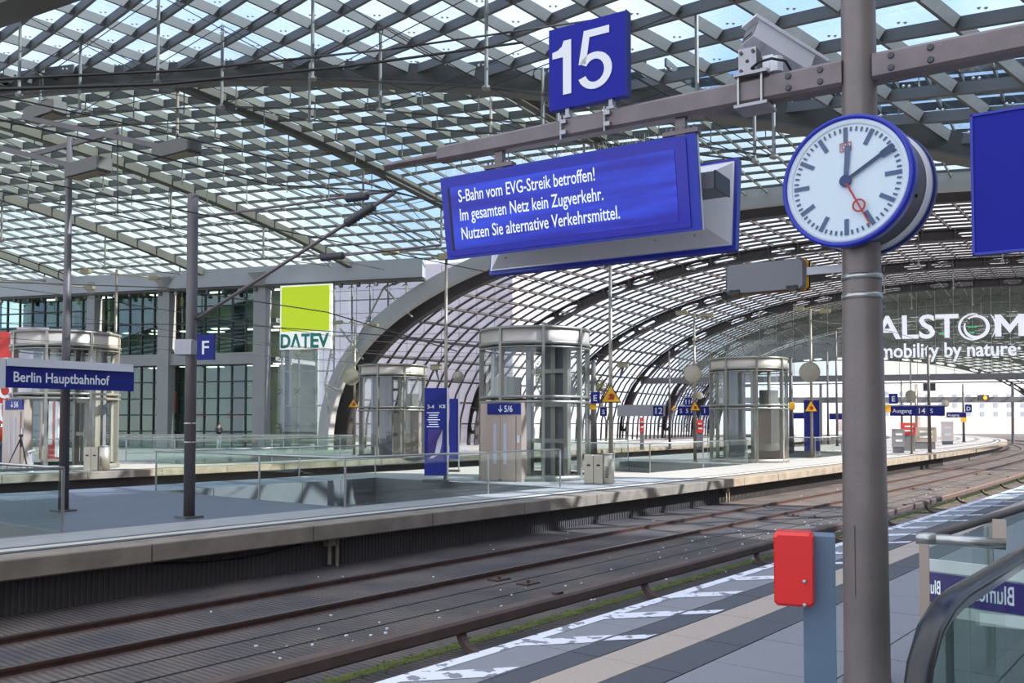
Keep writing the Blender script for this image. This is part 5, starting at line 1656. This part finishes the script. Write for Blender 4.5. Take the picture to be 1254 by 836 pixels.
# signs along the hall
def hangsign(px, py, wpx, hpx, Y, label, m='sign_blue_deep', text=None, tx=0.1, th=.6, rz=-R(12)):
    c = at(px, py, Y); r = thing('hanging_sign', c, label, 'sign', rz=rz); w, h = wpx * Y / FPX, hpx * Y / FPX
    lbuild(MB().box((0, 0, 0), (w, .12, h)), 'panel', m, r)
    lbuild(MB().box((0, 0, h / 2 + .03), (w + .05, .16, .05)), 'top_rail', 'galvanised', r)
    if text: letters(text, h * th * 1.3, (-w / 2 + tx * w, -.065, -h * th * .42), 'letter_white', r, depth=.001, bold=.003)
    return r
hangsign(785, 503, 58, 13, 55, 'long grey sign band with a blue end in the vault', 'galvanised')
hangsign(806, 503, 12, 12, 54.6, 'small blue number 12 sign at the end of the grey band', 'sign_blue_deep', '12', .05, .7)
hangsign(842, 503, 24, 11, 58, 'blue hanging sign with white text behind the mirror pole', 'sign_blue_deep', 'S  5 7', .1, .5)
hangsign(864, 503, 11, 11, 60, 'small blue hanging sign at the left flank of the right lift', 'sign_blue_deep', '1', .2, .6)
hangsign(1107, 503, 32, 12, 50, 'blue hanging sign right of the big column with white text', 'sign_blue_deep', 'Ausgang', .08, .42)
hangsign(1129, 503, 14, 12, 49.8, 'dark blue sign reading 14 right of the big column', 'frame_blue_dark', '14', .1, .6)
hangsign(1146, 503, 20, 12, 50, 'blue hanging sign right of the number 14 sign', 'sign_blue_deep', 'S', .15, .5)
hangsign(1171, 508, 22, 6, 80, 'distant narrow blue sign above the platform end', 'sign_blue_deep', 'Ausgang', .05, .5)
hangsign(1034 - 10, 510, 16, 7, 80, 'distant blue sign left of the big column', 'sign_blue_deep')
hangsign(980, 509, 20, 7, 85, 'distant small blue sign behind the info board', 'sign_blue_deep')
for (px, py, Y, l, s, lab) in ((729, 487, 39.7, 'E', .36, 'blue letter E sign right of the middle lift'), (739, 504, 44, 'S', .30, 'small blue sign at the railing right of the middle lift'), (842, 492, 62, '11', .42, 'blue number 11 sign above the hanging sign in the vault'), (1094, 488, 47, 'E', .38, 'blue letter E sign just right of the big column'), (1186, 500, 82, 'D', .5, 'small blue letter D sign near the curving tracks')):
    lettersign(at(px, py, Y), l, lab, s, w=s * 1.15, rz=-R(10))
hangsign(1138, 474, 14, 9, 60, 'dark monitor hanging under the gable beam', 'dark_grey')
# posters / vending
def adbox(px, py, wpx, hpx, Y, label, m='red_ad'):
    c = at(px, py, Y); z1 = c.z + hpx * Y / FPX / 2; r = thing('advert_board', (c.x, c.y, LB), label, 'advert board'); w = wpx * Y / FPX; h = hpx * Y / FPX
    lbuild(MB().box((0, 0, z1 - LB - h / 2), (w, .2, h)), 'panel', m, r); lbuild(MB().box((0, 0, (z1 - LB - h) / 2), (w * .9, .15, z1 - LB - h)), 'foot', 'mid_grey', r)
    for i in range(2): lbuild(MB().box((0, -.11, z1 - LB - h * (.3 + .35 * i)), (w * .6, .01, h * .12)), 'text_row', 'letter_white', r)
    return r
adbox(1112, 525, 17, 15, 58, 'red advert board on the far platform right of the big column')
adbox(857, 522, 8, 16, 60, 'red advert board seen left of the right lift')
adbox(786, 520, 5, 18, 60, 'narrow red and blue advert column in the vault')
adbox(1100, 536, 14, 22, 54, 'grey cabinet below the red advert board', 'galvanised')
adbox(1160, 528, 14, 24, 75, 'grey kiosk near the far end of the platform', 'far_building')
adbox(1133, 532, 26, 18, 62, 'pale shelter beside the masts right of the big column', 'bin_metal')
for i, (px, py, lab) in enumerate(((1061, 506, 'x'), (970, 497, 'small yellow bag sign on the dark mast beside the right lift'), (1087, 500, 'small yellow sign at the left end of the blue hanging signs'), (1180, 512, 'small yellow sign on the mast by the curving tracks'), (726, 497, 'small yellow sign behind the middle lift'))):
    if i == 0: continue
    Y = (0, 51.8, 49, 84, 40.1)[i]; k = Y / FPX
    c = at(px, py, Y - .3); r = thing('yellow_sign', c, lab, 'sign'); lbuild(MB().bevbox((0, 0, 0), (7 * k, .06, 9 * k), .02), 'panel', 'yellow', r)
# signal lamp
c = at(1204, 487, 80); r = thing('signal_lamp', c, 'small orange lit signal under the far beam', 'signal'); lbuild(MB().box((0, 0, 0), (.9, .3, .5)), 'housing', 'dark_grey', r); M['sig'] = mat('signal_orange', (255, 150, 40), .5, emit=((255, 140, 30), 2)); lbuild(MB().lathe([(0, -.2), (.16, -.17), (.18, -.14)], 12, axis='Y', c=(.1, 0, 0)), 'lens', 'signal_orange', r)
# second gable beam and fence line outside, plus distant gantry
gt = thing('overhead_gantry', at(1100, 500, 110), 'dark overhead line gantry outside the end of the hall', 'gantry')
MB().sweep([at(880, 490, 112), at(1300, 489, 112)], [(-.2, -.35), (.2, -.35), (.2, .35), (-.2, .35)]).build('beam', 'mid_grey', gt)
for px in (900, 1005, 1122, 1240):
    p = at(px, 520, 112); p.z = LT; MB().cyl(p, at(px, 470, 112), .18, k=8).build('leg', 'mid_grey', gt)

# DATEV sign
wq = W0 - 1.2
tcx = on_plane_t(375, wq); Yd = wq / (DX - DY * (375 - CXP) / FPX); kd = Yd / FPX
ds_ = thing('square_advert_sign', at(375, 388, Yd), 'square lime green advert sign lettered DATEV on the cable glass wall', 'sign', rz=RZG)
wd = 68.5 * kd / .985
lbuild(MB().box((0, 0, 0), (wd, .25, 79 * kd)), 'panel', 'white_added_glow', ds_)
lbuild(MB().box((0, -.14, 10 * kd), (65.5 * kd, .03, 55.5 * kd)), 'lime_field', 'lime', ds_)
letters('D', 5, (0, 0, 0), 'teal', ds_, name='tmp')
for o in list(ds_.children):
    if o.name.startswith('tmp'): bpy.data.objects.remove(o)
def ltr(ch, x0, x1):
    me = letters(ch, 16.5 * kd / .70, ((x0 - 375) * kd, -.14, -37.5 * kd), 'teal', ds_, width=(x1 - x0) * kd, depth=.02, bold=.04, name='letter')
ltr('D', 341.5, 355); ltr('T', 370, 381.5); ltr('E', 382.5, 393.5); ltr('V', 392.5, 407.5)
b_ = MB(); x0, x1, zb_, zt_ = (355.5 - 375) * kd, (369 - 375) * kd, -37.3 * kd, -20.8 * kd
xm = (x0 + x1) / 2; tw = .17
b_.poly([(x0, zb_), (x0 + tw, zb_), (xm, zt_ - .3), (x1 - tw, zb_), (x1, zb_), (xm + .08, zt_), (xm - .08, zt_)], lambda x, y, z: Vector((x, y, z)), -.16, -.13)
lbuild(b_, 'letter', 'teal', ds_)

# red hoarding at the left edge
hr = thing('red_hoarding', at(20, 480, 44), 'red advertising hoarding with large white letters at the far left', 'hoarding')
kh = 44 / FPX
def hp(px, py, w, h, m, y=0): 
    c = at(px, py, 44 + y); return MB().box(c, (w * kh, .1, h * kh)).build('panel', m, hr)
hp(8, 442, 20, 72, 'red_ad'); hp(6, 486, 20, 16, 'red_ad'); hp(6, 507, 20, 24, 'red_ad'); hp(6, 545, 20, 44, 'red_ad')
hp(30, 470, 20, 140, 'pale_panel', .3); hp(30, 410, 22, 14, 'red_ad', .1); hp(51, 408, 16, 14, 'pale_panel', .1); hp(68, 410, 16, 12, 'red_ad', .1); hp(62, 520, 26, 100, 'red_ad', 1.0); hp(62, 500, 5, 90, 'letter_white', .8); hp(70, 525, 4, 70, 'letter_white', .8)
def hl(tx_, px, py, size, w):
    c = at(px, py, 43.9) - hr.location
    return letters(tx_, size * kh / .7, c, 'letter_white', hr, width=w * kh, depth=.01, bold=.03)
hl('O', -3, 487, 18, 18); hl('U', -2, 516, 22, 17); hl('he', 4.5, 537, 8, 10)

# tripod and post
tp = lp(26, 33.3); tr_ = thing('camera_tripod', tp, 'black camera tripod standing beside the left lift', 'tripod')
hT = 1.24
for k in range(3):
    a = R(90 + 120 * k); MB().cyl(tp + Vector((0, 0, hT)), tp + Vector((.5 * math.cos(a), .5 * math.sin(a), 0)), .025, .015, k=6).build('leg', 'black', tr_)
MB().cyl(tp + Vector((0, 0, hT - .35)), tp + Vector((0, 0, hT + .06)), .03, k=8).build('centre_column', 'black', tr_)
MB().bevbox(tp + Vector((0, 0, hT + .08)), (.12, .12, .1), .02).build('head', 'black', tr_)
vp = lp(39, 33.1); vr = thing('validator_post', vp, 'short white post with slanted head beside the tripod', 'post')
MB().box(vp + Vector((0, 0, .36)), (.12, .12, .72)).build('stand', 'white_paint', vr); MB().box(vp + Vector((.02, 0, .76)), (.24, .16, .07), m=Matrix.Rotation(R(-15), 3, 'Y')).build('head', 'white_paint', vr)
MB().box(vp + Vector((.0, -.07, .68)), (.05, .02, .05)).build('reader', 'black', vr)
# high table / counter frame at the far left
cf = thing('bar_counter', lp(8, 38), 'white rail counter at the far left edge in front of the red hoarding', 'counter')
MB().box(at(5, 528, 38), (.9, .4, .04)).build('top', 'white_paint', cf); MB().box(at(6, 538.5, 38), (.9, .3, .04)).build('shelf', 'white_paint', cf)
q = at(13.5, 539, 38); MB().cyl((q.x, q.y, LB), q, .025).build('leg', 'casing_grey', cf)
q = at(1, 539, 38); MB().cyl((q.x, q.y, LB), q, .025).build('leg', 'casing_grey', cf)

# ================================================================== PEOPLE
def person(loc, rz, label, top_m, leg_m, pose, s=1.0):
    root = thing('person', loc, label, 'person', rz=rz)
    def skin(verts, edges, radii, name, m, parent, sub=1, rooti=0):
        me = bpy.data.meshes.new(name); me.from_pydata(verts, edges, []); o = bpy.data.objects.new(name, me); COL.objects.link(o)
        sm = o.modifiers.new('s', 'SKIN'); sm.use_smooth_shade = True
        for i, r in enumerate(radii): me.skin_vertices[0].data[i].radius = (r, r) if not isinstance(r, tuple) else r
        me.skin_vertices[0].data[rooti].use_root = True
        ss = o.modifiers.new('ss', 'SUBSURF'); ss.levels = ss.render_levels = sub
        dg = bpy.context.evaluated_depsgraph_get(); dg.update()
        nm = bpy.data.meshes.new_from_object(o.evaluated_get(dg)); bpy.data.objects.remove(o)
        nm.materials.clear(); nm.materials.append(M[m])
        n = bpy.data.objects.new(name, nm); COL.objects.link(n); n.parent = parent
        return n
    # pelvis 0, chest.. neck.., head
    V = [(0, 0, .95), (0, .01, 1.15), (0, .0, 1.38), (0, -.01, 1.49), (0, -.03, 1.56), (0, -.03, 1.66), (0, -.02, 1.72),
         (-.09, 0, .92), (-.10, -.01, .50), (-.11, .03, .09), (-.12, -.12, .03),
         (.09, 0, .92), (.10, -.02, .50), (.11, .02, .09), (.12, -.13, .03)]
    Ed = [(0, 1), (1, 2), (2, 3), (3, 4), (4, 5), (5, 6), (0, 7), (7, 8), (8, 9), (9, 10), (0, 11), (11, 12), (12, 13), (13, 14)]
    Rd = [(.15, .11), (.14, .10), (.17, .11), .06, .055, .085, .06, .09, .06, .042, .035, .09, .06, .042, .035]
    k = len(V)
    if pose == 'phone':
        arms = [(-.19, 0, 1.42), (-.24, -.02, 1.16), (-.06, -.22, 1.22), (.19, 0, 1.42), (.24, -.02, 1.16), (.05, -.24, 1.24)]
    else:
        arms = [(-.19, 0, 1.42), (-.23, .02, 1.14), (-.22, -.06, .90), (.19, 0, 1.42), (.25, -.02, 1.16), (.26, -.18, 1.0)]
    V += arms; Ed += [(2, k), (k, k + 1), (k + 1, k + 2), (2, k + 3), (k + 3, k + 4), (k + 4, k + 5)]
    Rd += [.06, .045, .03, .06, .045, .03]
    body = skin(V, Ed, Rd, 'body', 'skin', root)
    # clothes: slightly larger shells
    JV = [V[0], V[1], V[2], (0, -.0, 1.47)] + arms[:2] + [tuple(Vector(arms[1]).lerp(Vector(arms[2]), .8))] + arms[3:5] + [tuple(Vector(arms[4]).lerp(Vector(arms[5]), .8))]
    skin(JV, [(0, 1), (1, 2), (2, 3), (2, 4), (4, 5), (5, 6), (2, 7), (7, 8), (8, 9)], [(.18, .14), (.17, .13), (.19, .13), .075, .078, .062, .045, .078, .062, .045], 'jacket', top_m, root)
    skin([V[0], V[7], V[8], V[9], V[11], V[12], V[13]], [(0, 1), (1, 2), (2, 3), (0, 4), (4, 5), (5, 6)], [(.165, .125), .105, .078, .065, .105, .078, .065], 'trousers', leg_m, root)
    skin([V[9], V[10]], [(0, 1)], [.055, .045], 'shoe', 'black', root); skin([V[13], V[14]], [(0, 1)], [.055, .045], 'shoe', 'black', root)
    lbuild(MB().lathe([(0, .075), (.05, .068), (.085, .035), (.096, -.01), (.085, -.05)], 14, c=(0, -.005, 1.70)), 'hair', 'hair', root, True)
    f = MB(); f.lathe([(0, -.018), (.012, 0), (0, .02)], 6, c=(0, -.118, 1.645)); lbuild(f, 'nose', 'skin', root)
    for sx in (-1, 1): lbuild(MB().lathe([(0, -.008), (.009, 0), (0, .008)], 6, c=(sx * .032, -.108, 1.672)), 'eye', 'black', root)
    lbuild(MB().box((0, -.112, 1.612), (.045, .008, .008)), 'mouth', 'red_mark', root)
    for base, tip in ((arms[2], (0, -.06, .02)), (arms[5], (0, -.06, .02))):
        for j in range(4):
            b = Vector(base) + Vector(((j - 1.5) * .018, -.02, 0)); e = b + Vector(tip) * (1 - .12 * abs(j - 1.5))
            lbuild(MB().tube([b, b.lerp(e, .5) + Vector((0, 0, .008)), e], [.010, .009, .007], 6), 'finger', 'skin', root, True)
        b = Vector(base); lbuild(MB().tube([b + Vector((.02, 0, .01)), b + Vector((.045, -.025, .02)), b + Vector((.05, -.05, .025))], [.012, .011, .008], 6), 'thumb', 'skin', root, True)
    root.scale = (s, s, s)
    return root
p1 = person(lp(268, 59.5), R(60), 'person in a dark jacket and pale trousers looking at a phone by the facade', 'jacket', 'trousers', 'phone', 1.02)
ph = thing('mobile_phone', p1.location + Matrix.Rotation(R(60), 3, 'Z') @ Vector((0, -.31, 1.30)), 'dark mobile phone held by the person at the facade', 'phone', rz=R(60))
lbuild(MB().bevbox((0, 0, 0), (.075, .012, .15), .004), 'case', 'black', ph)
person(lp(-2, 36.5), R(20), 'person in an orange top and blue jeans at the left picture edge', 'orange_cloth', 'jeans', 'stand')
bpy.context.view_layer.update()
